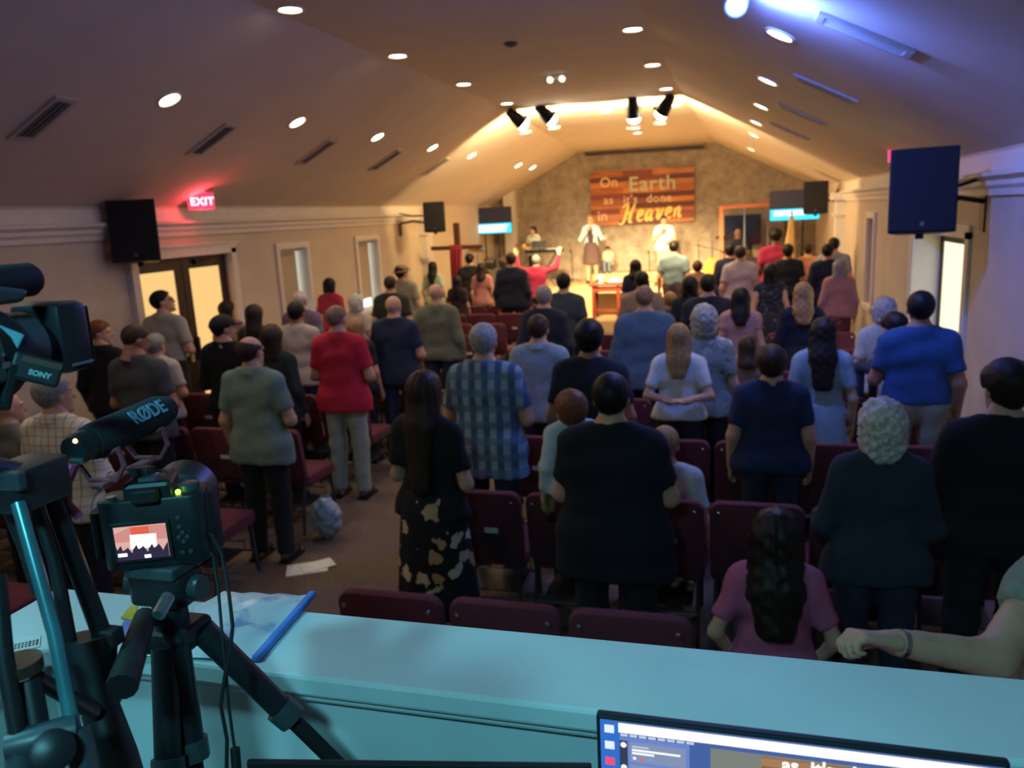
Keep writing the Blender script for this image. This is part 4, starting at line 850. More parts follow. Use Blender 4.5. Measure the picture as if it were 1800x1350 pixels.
# keyboard on stand, music stand, drum set, mic stands, guitar
p = ony(957,441,20.0); t = thing('keyboard', 'long black stage keyboard on an x stand', 'keyboard', (p.x, 20.0, ZS), math.radians(-6)); hz = p.z-ZS
MB().box((0,0,hz),(.95,.3,.09)).build('case', m_black, t, bevel=.01); kb = MB().box((0,.06,hz+.05),(.9,.14,.012)).build('white_keys', m_white, t)
for i_ in range(18): MB().box((-.42+i_*.05,.085,hz+.062),(.022,.085,.014)).build('black_key', m_black, kb)
for s in (-1,1): MB().cyl((-.3*s,.1*s,0),(.3*s,.1*s,hz-.04),.018,n=8).build('stand_leg', m_blackm, t)
p = ony(949,429,19.85); t = thing('music_stand', 'black sheet music stand in front of the keyboard player', 'music stand', (p.x,19.75,ZS)); MB().box((0,0,p.z-ZS),(.38,.02,.17),rotm(-.25)).build('desk', m_black, t); MB().cyl((0,.02,0),(0,.02,p.z-ZS),.012,n=8).build('pole', m_blackm, t)
for a_ in range(3): MB().cyl((0,.02,.12),(.2*math.cos(a_*2.1+.5),.2*math.sin(a_*2.1+.5),0),.009,n=6).build('leg', m_blackm, t)
def drum(t, c, r, h, ax, shell):
    b1 = MB().cyl(Vector(c)-Vector(ax)*h/2, Vector(c)+Vector(ax)*h/2, r, n=22).build('drum_shell', shell, t, smooth=True); ax = Vector(ax)
    for s in (-1,1): MB().lathe([(-.012,r+.002),(-.012,r+.014),(.012,r+.014),(.012,r+.002)], Vector(c)+ax*s*h/2, ax, 22).build('hoop', m_chrome, b1, smooth=True); MB().cyl(Vector(c)+ax*(s*h/2-.001*s), Vector(c)+ax*(s*h/2+.004*s), r-.004, n=22).build('drum_head', mat('drum_head','#d9d4c6',.6), b1)
def drumset(p, label, shell):
    t = thing('drum_set', label, 'drum set', p); drum(t, (0,0,.28), .28, .38, (0,1,0), shell); drum(t, (-.22,-.05,.68), .14, .2, (0,-.35,.94), shell); drum(t, (.2,-.05,.68), .15, .22, (0,-.35,.94), shell); drum(t, (.58,.2,.34), .2, .38, (0,0,1), shell)
    for x, z in ((-.6,1.02),(.62,1.08)):
        MB().cyl((x,.1,0),(x,.1,z),.012,n=8).build('cymbal_stand', m_chrome, t); MB().lathe([(0,.22),(.004,.22),(.02,.06),(.035,.03),(.036,0)], (x,.1,z), (.1,-.2,1), 24).build('cymbal', mat('brass','#a8853c',.3,metal=1.), t, smooth=True)
        for a_ in range(3): MB().cyl((x,.1,.2),(x+.18*math.cos(a_*2.1),.1+.18*math.sin(a_*2.1),0),.008,n=6).build('cymbal_leg', m_chrome, t)
    for s in (-.2,.2): MB().cyl((s,.0,.5),(s*.6,.0,.62),.012,n=8).build('tom_mount', m_chrome, t)
    for s in (-1,1): MB().cyl((s*.24,-.1,.16),(s*.36,-.14,0),.01,n=6).build('spur', m_chrome, t)
    for a_ in range(3): MB().cyl((.58+.205*math.cos(a_*2.1),.2+.205*math.sin(a_*2.1),.3),(.58+.215*math.cos(a_*2.1),.2+.215*math.sin(a_*2.1),0),.008,n=6).build('floor_tom_leg', m_chrome, t)
    return t
p = ony(886,450,19.3); drumset((p.x-.1,19.2,ZS), 'dark percussion drum set at the left of the stage', mat('drum_dark','#26242a',.3,spec=.6))
p = ony(1322,452,20.2); drumset((p.x-.05,20.15,ZS), 'pale drum set inside the clear shield', mat('drum_pale','#c9b48c',.3))
def mic_stand(px, py, y, label, boom=True):
    p = ony(px, py, y); t = thing('microphone_stand', label, 'microphone stand', (p.x,y,ZS)); h = p.z-ZS
    MB().cyl((0,0,.02),(0,0,h),.010,n=8).build('pole', m_blackm, t)
    for a_ in range(3): MB().cyl((0,0,.12),(.25*math.cos(a_*2.1+.3),.25*math.sin(a_*2.1+.3),.01),.009,n=6).build('leg', m_blackm, t)
    if boom: MB().cyl((-.12,0,h-.02),(.45,-.05,h-.16),.009,n=8).build('boom', m_blackm, t); MB().lathe([(0,.012),(.1,.016),(.11,.026),(.15,.026),(.16,0)], (.45,-.05,h-.16),(1,-.1,-.5),12).build('microphone', m_black, t, smooth=True)
    else: MB().lathe([(0,.012),(.1,.016),(.11,.026),(.15,.026),(.16,0)], (0,-.02,h),(0,-.6,.5),12).build('microphone', m_black, t, smooth=True)
mic_stand(1228,428,19.6,'black boom microphone stand beside the clear shield'); mic_stand(1005,446,20.6,'slim black microphone stand left of the singer', False); mic_stand(1141,448,21.0,'low black microphone stand behind the white t-shirt man', False)
p = ony(1252,458,19.3); t = thing('acoustic_guitar', 'orange acoustic guitar on a stand by the shield frame', 'guitar', (p.x,19.3,ZS)); mg = mat('guitar_top','#c87a2c',.3)
pts = []
for i_ in range(28):
    a_ = 2*math.pi*i_/28; r_ = .19 + .03*math.cos(2*a_) - (.035 if math.sin(a_) > 0 else 0)*math.sin(a_); pts.append((r_*math.cos(a_)*(.92 - .12*(math.sin(a_)>0)), .25*math.sin(a_)))
MB().prism(pts, -.045, .045, (0,0,.42), Rx).build('body', mg, t, bevel=.008); MB().cyl((0,-.047,.48),(0,-.05,.48),.05,n=18).build('sound_hole', m_dark, t); MB().box((0,-.05,.86),(.05,.03,.5)).build('neck', m_dwood, t); MB().box((0,-.045,1.17),(.07,.02,.14)).build('headstock', m_dwood, t)
MB().tube([(-.12,.05,0),(0,.1,.5),(.12,.05,0)],.01,6).tube([(-.1,-.12,.16),(-.08,.06,.2),(.08,.06,.2),(.1,-.12,.16)],.01,6).build('stand', m_blackm, t)
# clear drum shield with timber frame
a, b_, c_ = ony(1268,364,19.65), ony(1268,470,19.65), ony(1352,359,19.65); t = thing('drum_shield', 'orange timber frame with clear panels around the drums', 'drum shield', (a.x,19.65,ZS)); w_ = c_.x-a.x+.5; h_ = a.z-ZS
m_of = wood('orange_timber','#8e4a22','#b5652e',.5); m_clear = mat('clear_panel',(.85,.9,.95),.05,var=0,trans=1.)
for i_ in range(4): MB().box((i_*w_/3,0,h_/2),(.09 if i_ == 0 else .03,.06,h_)).build('post', m_of if i_ in (0,3) else m_grey, t)
MB().box((w_/2,0,h_),(w_+.1,.07,.09)).build('top_rail', m_of, t); MB().box((w_/2,0,.06),(w_,.06,.1)).build('bottom_rail', m_of, t)
for i_ in range(3): MB().box(((i_+.5)*w_/3,0,h_/2+.03),(w_/3-.06,.008,h_-.16)).build('panel', m_clear, t)
MB().box((.5,.9,h_*.62),(.9,.03,.9)).build('absorber', mat('blue_absorber','#1b2546',.95), t).location = (0,.9,0)
# communion table with vessels
p = ony(1045,499,17.3); q = ony(1118,497,17.3); zt = p.z; t = thing('communion_table', 'red-brown wooden communion table below the stage edge', 'table', ((p.x+q.x)/2+.1, 17.25, .22)); tw = q.x-p.x+.25; th = zt-.22; m_tb = wood('red_table','#5e2a1c','#8a4028',.4)
MB().box((0,0,th),(tw+.1,.55,.05)).build('table_top', m_tb, t, bevel=.006); MB().box((0,-.2,th-.1),(tw-.06,.03,.11)).build('apron', m_tb, t); MB().box((0,0,.16),(tw-.05,.06,.05)).build('stretcher', m_tb, t)
for x in (-1,0,1):
    for y in (-1,1):
        if x or y < 0: MB().box((x*(tw/2-.04),y*.2,th/2),(.07,.07,th)).build('leg', m_tb, t, bevel=.006)
tx, ty, tz = t.location.x, t.location.y, zt+.025
p = ony(1056,489,17.2); tag(MB().lathe([(0,.05),(.02,.05),(.03,.02),(.08,.02),(.1,.07),(.16,.085),(.16,.078),(.11,.06)], (p.x,17.2,tz),(0,0,1),18).build('chalice', m_white, smooth=True), 'white goblet on the communion table', 'goblet')
p = ony(1081,489,17.2); tag(MB().lathe([(0,.09),(.01,.1),(.03,.17),(.035,.17),(.02,.1),(.1,.06),(.11,0)], (p.x,17.2,tz),(0,0,1),20).build('bread_plate', m_white, smooth=True), 'white covered bread plate on the communion table', 'plate')
p = ony(1104,487,17.2); t = thing('candle', 'cream pillar candle on the communion table', 'candle', (p.x,17.2,tz)); MB().lathe([(0,.04),(.15,.04),(.16,.03),(.155,0)], (0,0,0),(0,0,1),14).build('wax', mat('wax','#e6d6a4',.5), t, smooth=True); MB().cyl((0,0,.15),(0,0,.18),.003,n=5).build('wick', m_dark, t)
p = ony(1157,505,17.0); t = thing('flower_vase', 'vase of orange and cream flowers before the stage', 'flowers', (p.x,17.0,.22)); hv_ = p.z-.22
MB().lathe([(0,.08),(.05,.11),(.3,.07),(max(.34,hv_-.1),.09),(max(.35,hv_-.1),.08)], (0,0,0),(0,0,1),16).build('vase', mat('terracotta','#a85a34',.6), t, smooth=True)
for i_ in range(9):
    a_ = i_*2.4; r_ = .05+.02*i_*.5; MB().ball((r_*math.cos(a_), r_*math.sin(a_), hv_+.05+.03*(i_ % 4)), (.055,.055,.045), 8, 6).build('blossom', (mat('petal_orange','#d9772e',.7) if i_ % 2 else mat('petal_cream','#ead9a8',.7)), t, smooth='all')
# flag on its pole
p = ony(1392,378,18.4); t = thing('flag', 'cream and gold flag hanging furled on a dark pole beside the right pilaster', 'flag', (p.x,18.4,ZS)); hf = p.z-ZS
MB().cyl((0,0,0),(0,0,hf),.016,n=8).build('pole', m_dwood, t); MB().lathe([(0,.12),(.03,.12),(.05,.03),(.1,.02)], (0,0,0),(0,0,1),16).build('base', mat('brass','#a8853c'), t); MB().ball((0,0,hf+.04),(.03,.03,.05)).build('finial', mat('brass','#a8853c'), t, smooth='all')
mb = MB(); vs = []; n = 16
for j in range(10):
    for i_ in range(n): a_ = 2*math.pi*i_/n; v = j/9; r_ = (.04+.11*v)*(1+.3*math.sin(a_*5)); vs.append((r_*math.cos(a_)-.05*v, r_*math.sin(a_)*.7-.02, hf-.04-1.15*v))
mb._add(vs, [(j*n+i_, j*n+(i_+1)%n, (j+1)*n+(i_+1)%n, (j+1)*n+i_) for j in range(9) for i_ in range(n)]); mb.build('cloth', mat('flag_cloth','#c9a86a',.8), t, smooth='all')
# ------------------------------------------------------------------ wall loudspeakers on brackets
m_grille = mat('speaker_grille','#14151a',.8,var=.2,scale=300); m_cab = mat('speaker_cabinet','#101114',.6)
def speaker(px, py, dep, w_, h_, rz, tilt, wallx, label):
    p = atd(px, py, dep); t = thing('wall_speaker', label, 'loudspeaker', p, rz); T = rotm(tilt); d_ = .34*w_/.5
    MB().prism([(-w_/2,-d_/2),(w_/2,-d_/2),(w_*.32,d_/2),(-w_*.32,d_/2)], -h_/2, h_/2, (0,0,0), T).build('cabinet', m_cab, t, bevel=.012)
    MB().box(T @ Vector((0,-d_/2-.008,0)), (w_-.03,.012,h_-.03), T).build('grille', m_grille, t, bevel=.004)
    MB().box(T @ Vector((0,-d_/2-.016,-h_/2+.07)), (.03,.004,.035), T).build('badge', m_grey, t)
    inv = Matrix.Rotation(-rz,3,'Z'); wv = inv @ Vector((wallx-p.x, .35 if abs(wallx-p.x) < 1.2 else .1, -h_*.15)); sgn = 1 if wallx > p.x else -1
    MB().tube([T @ Vector((0,d_/2-.02,-h_*.2)), wv*.6, wv], .022, 8).tube([T @ Vector((0,d_/2-.02,h_*.1)), wv*.6+Vector((0,0,.1)), wv+Vector((0,0,.2))], .016, 8).build('bracket', m_blackm, t)
    MB().box(wv, (.03,.14,.5), inv).build('wall_plate', m_blackm, t)
    MB().box(T @ Vector((0,0,-h_/2-.02)), (.06,.06,.04)).build('swivel', m_blackm, t)
speaker(241,408,8.7,.50,.66,math.radians(28),-.10,XL,'large black loudspeaker on the left wall above the glazed door')
speaker(1619,338,6.4,.495,.66,math.radians(-6),-.08,XR,'large black loudspeaker on the right wall under the red exit glow')
speaker(764,382,15.6,.43,.58,math.radians(18),-.06,XL,'small black loudspeaker on the left pilaster beside the cross')
speaker(1434,348,15.8,.47,.63,math.radians(-6),-.06,XR,'small black loudspeaker in front of the right television')
# ------------------------------------------------------------------ booth gear
def facing(px, py, dep, roll=0., tilt=0.):
    """matrix at a point, x to the viewer's right, y up, z towards the viewer"""
    p = atd(px, py, dep); z = (Vector((0,0,CAMH)) - p).normalized(); x = Vector((0,0,1)).cross(z).normalized(); y = z.cross(x)
    M = Matrix((x, y, z)).transposed().to_4x4(); M.translation = p; return M @ Matrix.Rotation(roll,4,'Z') @ Matrix.Rotation(tilt,4,'X')
m_gear = mat('gear_black','#1d2226',.42,var=.1); m_gear2 = mat('gear_grey','#3a4449',.4,var=.1); m_rub = mat('rubber','#121416',.7,var=.1); m_silver = mat('silver_part','#9aa4a8',.3,metal=.8)
# ---- monitor with streaming software
mX0, mX1, mY, mZ = ony(1047,1250,.80).x, ony(1780,1325,.80).x, .80, ony(1047,1250,.80).z-.004
mw_, mh_ = mX1-mX0, .262; mo = thing('computer_monitor', 'black computer monitor on the desk showing the live stream window', 'monitor', (mX0, mY, mZ-mh_))
MB().box((mw_/2,.006,mh_/2),(mw_,.012,mh_)).build('bezel', m_gear, mo, bevel=.003)
sc = MB().box((mw_/2,-.0005,mh_/2),(mw_-.010,.002,mh_-.010)).build('screen', emis('ui_blue','#4763a8',.75), mo)
def ui(name, x0, x1, y0, y1, col, s=1., lay=1): MB().box(((x0+x1)/2,-.0015-.0004*lay,mh_-(y0+y1)/2),(x1-x0,.0004,y1-y0)).build(name, emis('ui_'+col[1:]+str(s), col, s), sc)
ui('desktop_strip',.005,.026,.005,mh_-.008,'#2f6fd0',.8); ui('title_bar',.026,mw_-.006,.006,.018,'#f6f5f2',1.05,2); ui('side_panel',.027,.105,.0235,mh_-.03,'#6f8ad6',.75,1); ui('avatar_strip',.027,.036,.028,mh_-.04,'#39415e',.6,2)
for i_ in range(8): ui('menu_word',.028+i_*.0105,.0365+i_*.0105,.0192,.0222,'#c9d2ea',.8,2)
for i_, y in enumerate((.029,.058,.088)):
    ui('chat_card',.039,.101,y,y+.025,'#8a97bd',.75,2); ui('chat_line',.041,.095,y+.008,y+.0105,'#f2f5fb',.9,3); ui('chat_line',.041,.066,y+.012,y+.0145,'#f2f5fb',.9,3); ui('chat_line',.041,.06,y+.004,y+.006,'#c3cbe2',.8,3)
    for j, c in enumerate(('#e6ebf5','#e0604c','#4aa8e0')): ui('reaction',.042+j*.009,.0455+j*.009,y+.018,y+.0215,c,.9,3)
    MB().cyl((.0315,-.0028,mh_-y-.004),(.0315,-.0032,mh_-y-.004),.0035,n=14).build('avatar', emis('ui_avatar','#eceadf',.95), sc)
for i_, c in enumerate(('#dfe8fb','#dfe8fb','#e84a7a','#f0c23c')): ui('desktop_icon',.010,.021,.010+i_*.021,.020+i_*.021,c,.9,2)
ui('stream_preview',.128,.372,.0235,.19,'#8f948c',.6,2); ui('preview_wood',.182,.330,.025,.16,'#a5754e',.65,3)
for i_, (y, c) in enumerate(((.027,'#b98a5e'),(.038,'#8f5c3e'),(.050,'#b07a50'))): ui('preview_plank',.182,.330,y,y+.009,c,.65,4)
text_obj('preview_lettering',"as  it's  done",.021,emis('ui_text','#fffdf2',1.1),sc,(.203,-.0042,mh_-.0375),Rx,.0002,.0006)
MB().box((mw_/2,.035,.06),(.10,.03,.2)).build('stand_neck', m_gear, mo); MB().box((mw_/2,.05,mh_-mZ+1.62+.025),(.2,.16,.012)).build('stand_base', m_gear, mo)
lz = 1.87; a, b_ = onz(432,1340,lz), onz(1040,1347,lz); lp = thing('laptop', 'dark laptop whose lid edge shows below the booth ledge', 'laptop', (a.x,a.y,1.622), math.atan2(b_.y-a.y, b_.x-a.x)); lw_ = (b_-a).length; lh_ = lz-1.622
MB().box((lw_/2,.004,lh_/2),(lw_,.008,lh_)).build('lid', m_gear, lp, bevel=.002); MB().box((lw_/2,-.0008,lh_/2-.004),(lw_-.012,.001,lh_-.022)).build('screen', emis('laptop_screen','#cfdcea',.8), lp); MB().box((lw_/2,-.12,.008),(lw_,.24,.016)).build('base', m_gear, lp, bevel=.003)
# ---- plastic-wrapped package on the ledge
pk = thing('plastic_package', 'flat white plastic package with blue print and a blue edge lying on the ledge', 'package', (0,0,ZC))
m_pk = bpy.data.materials.new('package_film'); m_pk.use_nodes = True; nt = m_pk.node_tree; bs = nt.nodes['Principled BSDF']; bs.inputs['Roughness'].default_value = .25
tc = nt.nodes.new('ShaderNodeTexCoord'); nz = nt.nodes.new('ShaderNodeTexNoise'); nz.inputs['Scale'].default_value = 16; nz.inputs['Detail'].default_value = 3; nt.links.new(tc.outputs['Object'], nz.inputs['Vector'])
rr = nt.nodes.new('ShaderNodeValToRGB'); rr.color_ramp.elements[0].position = .52; rr.color_ramp.elements[0].color = lin('#dfe6ec'); rr.color_ramp.elements[1].position = .68; rr.color_ramp.elements[1].color = lin('#7f9fd0'); nt.links.new(nz.outputs['Fac'], rr.inputs['Fac']); nt.links.new(rr.outputs['Color'], bs.inputs['Base Color'])
c4 = [onz(205,1142,ZC+.015), onz(440,1150,ZC+.015), onz(540,1038,ZC+.015), onz(392,1032,ZC+.015)]; vs = []; n = 10
for j in range(n):
    for i_ in range(n):
        u, v = i_/(n-1), j/(n-1); q = (c4[0]*(1-u)+c4[1]*u)*(1-v)+(c4[3]*(1-u)+c4[2]*u)*v; e = min(u,1-u,v,1-v); q.z = .006+.012*min(1,e*5)+.003*math.sin(u*19+v*7)*math.sin(v*15)
        vs.append(q)
mb = MB()._add(vs, [(j*n+i_, j*n+i_+1, (j+1)*n+i_+1, (j+1)*n+i_) for j in range(n-1) for i_ in range(n-1)]); vs2 = [Vector((q.x,q.y,.001)) for q in vs]; mb._add(vs2, [(j*n+i_, (j+1)*n+i_, (j+1)*n+i_+1, j*n+i_+1) for j in range(n-1) for i_ in range(n-1)])
mb.build('film', m_pk, pk, smooth='all')
e0, e1 = c4[1], c4[2]; dr = (e1-e0).normalized(); sd_ = Vector((dr.y,-dr.x,0)); q = [e0, e0+sd_*.014, e1+sd_*.014+dr*.008, e1+dr*.008]
MB().prism([(v.x,v.y) for v in q], .001, .012).build('blue_edge', mat('blue_film','#3f86dc',.35), pk, bevel=.004); 
q = [onz(205,1142,0+ZC), onz(222,1143,ZC), onz(250,1100,ZC), onz(228,1098,ZC)]
MB().prism([(v.x,v.y) for v in q], .018, .021).build('blue_print', mat('blue_print','#5b82c8',.4), pk); q = [onz(216,1106,ZC), onz(238,1112,ZC), onz(246,1084,ZC), onz(232,1086,ZC)]; MB().prism([(v.x,v.y) for v in q], .018, .022).build('yellow_print', mat('yellow_print','#c9b52e',.4), pk)
# ---- printed sheet on the side ledge
sh = thing('printed_sheet', 'printed sheet with a dark grid on the side ledge', 'paper', (0,0,ZC)); q = [onz(-60,1170,ZC), onz(70,1138,ZC), onz(72,1118,ZC), onz(-30,1130,ZC)]
MB().prism([(v.x,v.y) for v in q], .0005, .002).build('sheet', m_paper, sh); o_ = onz(68,1136,ZC); ux = (onz(-10,1152,ZC)-o_)/12; uy = (onz(70,1122,ZC)-o_)/4
for i_ in range(11):
    for j in range(3):
        a = o_+ux*(i_+.15)+uy*(j+.3); b_ = a+ux*.7+uy*.65; cells = [(a.x,a.y),((a+ux*.7).x,(a+ux*.7).y),(b_.x,b_.y),((a+uy*.65).x,(a+uy*.65).y)]; MB().prism(cells, .002, .0024).build('printed_cell', mat('ink','#3a3436',.8) if (i_ < 4 and i_ % 2 == 0) else mat('ink_light','#6f7678',.8), sh)
# ---- stills camera with shotgun microphone, on a tripod standing on the desk
dc = thing('stills_camera', 'black stills camera with a lit rear screen on a tripod', 'camera', atd(277,925,1.02), math.radians(24))
MB().rbox((0,0,0),(.128,.052,.092),.016).build('body', m_gear, dc, bevel=.006, smooth=True); MB().rbox((.055,.018,-.004),(.032,.055,.088),.012).build('grip', m_rub, dc, bevel=.005, smooth=True)
MB().prism([(-.030,-.022),(.030,-.022),(.024,.040),(-.024,.040)], .04, .066).build('viewfinder_hump', m_gear, dc, bevel=.006); MB().box((0,-.03,.052),(.032,.014,.018)).build('eyepiece', m_rub, dc, bevel=.003); MB().box((0,-.004,.068),(.02,.022,.004)).build('hot_shoe', m_silver, dc)
ls = MB().box((-.012,-.0275,-.008),(.071,.004,.053)).build('screen_frame', m_rub, dc, bevel=.001); sw2, sh2, sx_, sz_ = .062, .044, -.012, -.008
def scr(name, pts, col, s, lay): MB().prism([(x*sw2/2, z*sh2/2) for x, z in pts], 0, .0003, (sx_,-.0297-.0003*lay,sz_), Rx).build(name, emis('scr_'+col[1:], col, s), ls)
scr('screen', [(-1,-1),(1,-1),(1,1),(-1,1)], '#d9a8a0', .9, 0); scr('stage_wall', [(-1,.1),(1,.1),(1,.95),(-.4,.95),(-1,.6)], '#c98a80', .9, 1); scr('glowing_stage', [(-.45,-.35),(.55,-.35),(.6,.45),(-.4,.5)], '#ffeede', 1.4, 2); scr('sign', [(-.35,.5),(.35,.5),(.35,.95),(-.35,.95)], '#d0583c', 1., 3)
crowd = [(-1,-1),(1,-1),(1,-.1)] + [(1-.1*i_-.05*(i_ % 2), -.15-.35*(i_ % 3)/2-.1*math.sin(i_)) for i_ in range(1,20)] + [(-1,-.05)]; scr('crowd', crowd, '#3a2450', .5, 4); scr('indicator', [(-.95,-.75),(-.6,-.75),(-.6,-.55),(-.95,-.55)], '#ffffff', 1.2, 5); scr('indicator', [(.05,-.95),(.3,-.95),(.3,-.75),(.05,-.75)], '#ffffff', 1.2, 5)
for i_, (x, z) in enumerate(((.034,.018),(.034,.006),(.032,-.008),(.042,-.008),(.037,-.002),(.037,-.014),(.034,-.028),(.044,-.028))): MB().lathe([(0,.0032),(.002,.003),(.0025,0)], (x,-.026,z),(0,-1,0),10).build('button', m_gear2, dc)
MB().lathe([(0,.013),(.008,.013),(.009,.011),(.009,0)], (.045,.0,.046),(0,0,1),18).build('mode_dial', m_gear2, dc, smooth=True); MB().ball((.036,-.018,.049),.0035,8,6).build('status_light', emis('green_led','#9cff3a',6.), dc); MB().lathe([(0,.006),(.004,.006),(.004,0)], (-.045,-.015,.046),(0,0,1),12).build('switch', m_silver, dc)
MB().lathe([(.02,.036),(.05,.037),(.055,.034),(.10,.034),(.105,.040),(.15,.046),(.15,.042),(.11,.034)], (0,0,-.002),(0,1,0),24).build('lens', m_gear, dc, smooth=True); MB().lathe([(.06,.0375),(.062,.039),(.09,.039),(.092,.0375)], (0,0,-.002),(0,1,0),24).build('zoom_ring', m_rub, dc, smooth=True)
MB().rbox((-.068,.0,.0),(.012,.034,.06),.004).build('port_door', m_rub, dc)
sm = thing('shotgun_microphone', 'black foam-covered shotgun microphone with pink shock mount on the stills camera', 'microphone', dc.location + Vector((0,0,.068)), math.radians(6))
mz = .062; mo_ = Vector((-.03,0,0)); fo = MB().lathe([(-.075,.0),(-.072,.020),(-.06,.0225),(.07,.0225),(.088,.018),(.095,0)], mo_+Vector((0,.01,mz)),(0,1,.02),24).build('foam_windshield', mat('foam','#20272b',.95,var=.3,scale=400,bump=.5), sm, smooth=True)
MB().lathe([(-.10,0),(-.098,.016),(-.092,.0185),(-.06,.0185)], mo_+Vector((0,.01,mz)),(0,1,.02),22).build('rear_cap', m_gear, sm, smooth=True); MB().ball(mo_+Vector((.006,-.0885,mz+.010)),.0028,8,6).build('power_led', emis('amber_led','#ffd27a',5.), sm); MB().box(mo_+Vector((.004,-.09,mz-.014)),(.016,.003,.006)).build('switch', m_silver, sm)
m_pink = mat('pink_mount','#8c454e',.6)
for y in (-.045,.045): MB().tube([mo_+Vector((.004,y,mz-.022)), mo_+Vector((.026,y,mz-.012)), mo_+Vector((.030,y,mz-.034)), mo_+Vector((.018,y,mz-.052)), mo_+Vector((-.018,y,mz-.052)), mo_+Vector((-.030,y,mz-.034)), mo_+Vector((-.026,y,mz-.012)), mo_+Vector((-.004,y,mz-.022))], .0035, 8).build('shock_mount_loop', m_pink, sm, smooth=True)
MB().box(mo_+Vector((0,0,mz-.056)),(.018,.12,.006)).build('mount_rail', m_pink, sm, bevel=.002); MB().box((-.012,0,.006),(.03,.018,.012)).build('shoe_foot', m_gear, sm, bevel=.002)
MB().tube([mo_+Vector((.0,-.09,mz-.02)), mo_+Vector((-.0,-.105,mz-.035)), mo_+Vector((-.004,-.106,mz-.06)), mo_+Vector((.004,-.10,mz-.078))], .0055, 8).build('pink_lead', mat('magenta_lead','#a8487e',.5), sm, smooth=True)
nrm = Vector((.82,0,.57)).normalized(); xd = Vector((0,1,.02)).normalized(); yd = nrm.cross(xd).normalized(); Rt = Matrix((xd, yd, nrm)).transposed()
text_obj('lettering','RØDE',.026,mat('rode_letter','#6b9fb0',.6,var=0),sm,mo_+Vector((0,-.002,mz))+nrm*.0222-yd*.008,Rt,.0006,.0007,spacing=1.02)
tp = thing('photo_tripod', 'black photo tripod with a pan handle standing on the desk', 'tripod', (dc.location.x, dc.location.y, 1.637)); o_ = tp.location; dl = dc.location; TW = lambda px,py,d_: atd(px,py,d_)-o_
zt_ = dl.z-.046-o_.z; MB().box((0,0,zt_-.008),(.075,.06,.016)).build('quick_plate', m_gear2, tp, bevel=.003); MB().rbox((0,0,zt_-.035),(.085,.055,.04),.014).build('pan_head', m_gear, tp, bevel=.004, smooth=True); MB().cyl((-.055,0,zt_-.035),(.055,0,zt_-.035),.016,n=14).build('tilt_axle', m_gear2, tp, smooth=True)
MB().cyl((0,0,zt_-.05),(0,0,zt_-.11),.022,n=14).build('collar', m_gear, tp, smooth=True); MB().box((0,0,zt_-.105),(.075,.07,.032)).build('crown', m_gear, tp, bevel=.008); MB().cyl((0,0,zt_-.1),(0,0,.10),.012,n=12).build('centre_column', m_gear2, tp, smooth=True)
ap = Vector((0,0,zt_-.105))
MB().tube([ap+Vector((-.0,-.02,.03)), TW(255,1085,.97), TW(214,1208,.86)], [.008,.013,.017], 12).build('pan_handle', m_rub, tp, smooth=True); MB().tube([TW(296,1048,.97), TW(278,1082,.945)], .008, 8).build('clamp_lever', m_silver, tp, smooth=True)
f1 = atd(556,1325,1.12)-o_; f1 = ap + (f1-ap)*((ap.z-.01)/(ap.z-f1.z))
for tgt in (Vector((f1.x,f1.y,0.)) + (f1-ap)*.12*Vector((1,1,0)).length*0, TW(350,1395,1.02)*Vector((1,1,0)), TW(262,1410,.93)*Vector((1,1,0))):
    tgt = Vector((tgt.x, tgt.y, .01)); st_ = ap + (tgt-ap)*Vector((1,1,0)).normalized().length*.0; dv = (tgt-ap); st_ = ap + Vector((dv.x,dv.y,0)).normalized()*.035; md_ = st_.lerp(tgt,.42)
    lg = MB().cyl(st_, md_, .0175, .0165, n=10).build('leg', m_gear, tp, smooth=True); MB().cyl(md_, tgt, .011, n=10).build('lower_tube', m_rub, lg, smooth=True); MB().cyl(md_-dv.normalized()*.014, md_+dv.normalized()*.012, .021, n=10).build('leg_lock', m_gear2, lg, smooth=True); MB().ball(tgt, (.014,.014,.010), 10, 6).build('rubber_foot', m_rub, lg)
cb = tag(MB().tube([atd(352,938,1.03), atd(372,940,1.02), atd(390,975,1.0), atd(402,1040,.99), atd(409,1100,.98), atd(404,1150,.98), atd(395,1190,.98), atd(388,1240,.98), atd(399,1300,.98), atd(398,1360,.98), atd(398,1420,.98)], .0024, 6).build('camera_cable', m_rub, smooth=True), 'thin black cable hanging from the stills camera beside the tripod leg', 'cable')
cb = tag(MB().tube([atd(356,962,1.03), atd(374,975,1.02), atd(384,1040,1.0), atd(390,1110,.99), atd(398,1190,.985), atd(402,1240,.985), atd(410,1300,.985), atd(413,1318,.985)], .002, 6).cyl(atd(413,1315,.985), atd(416,1352,.985), .006, .006, 8).build('adapter_cable', m_rub, smooth=True), 'second thin cable ending in a small plug beside the tripod', 'cable')
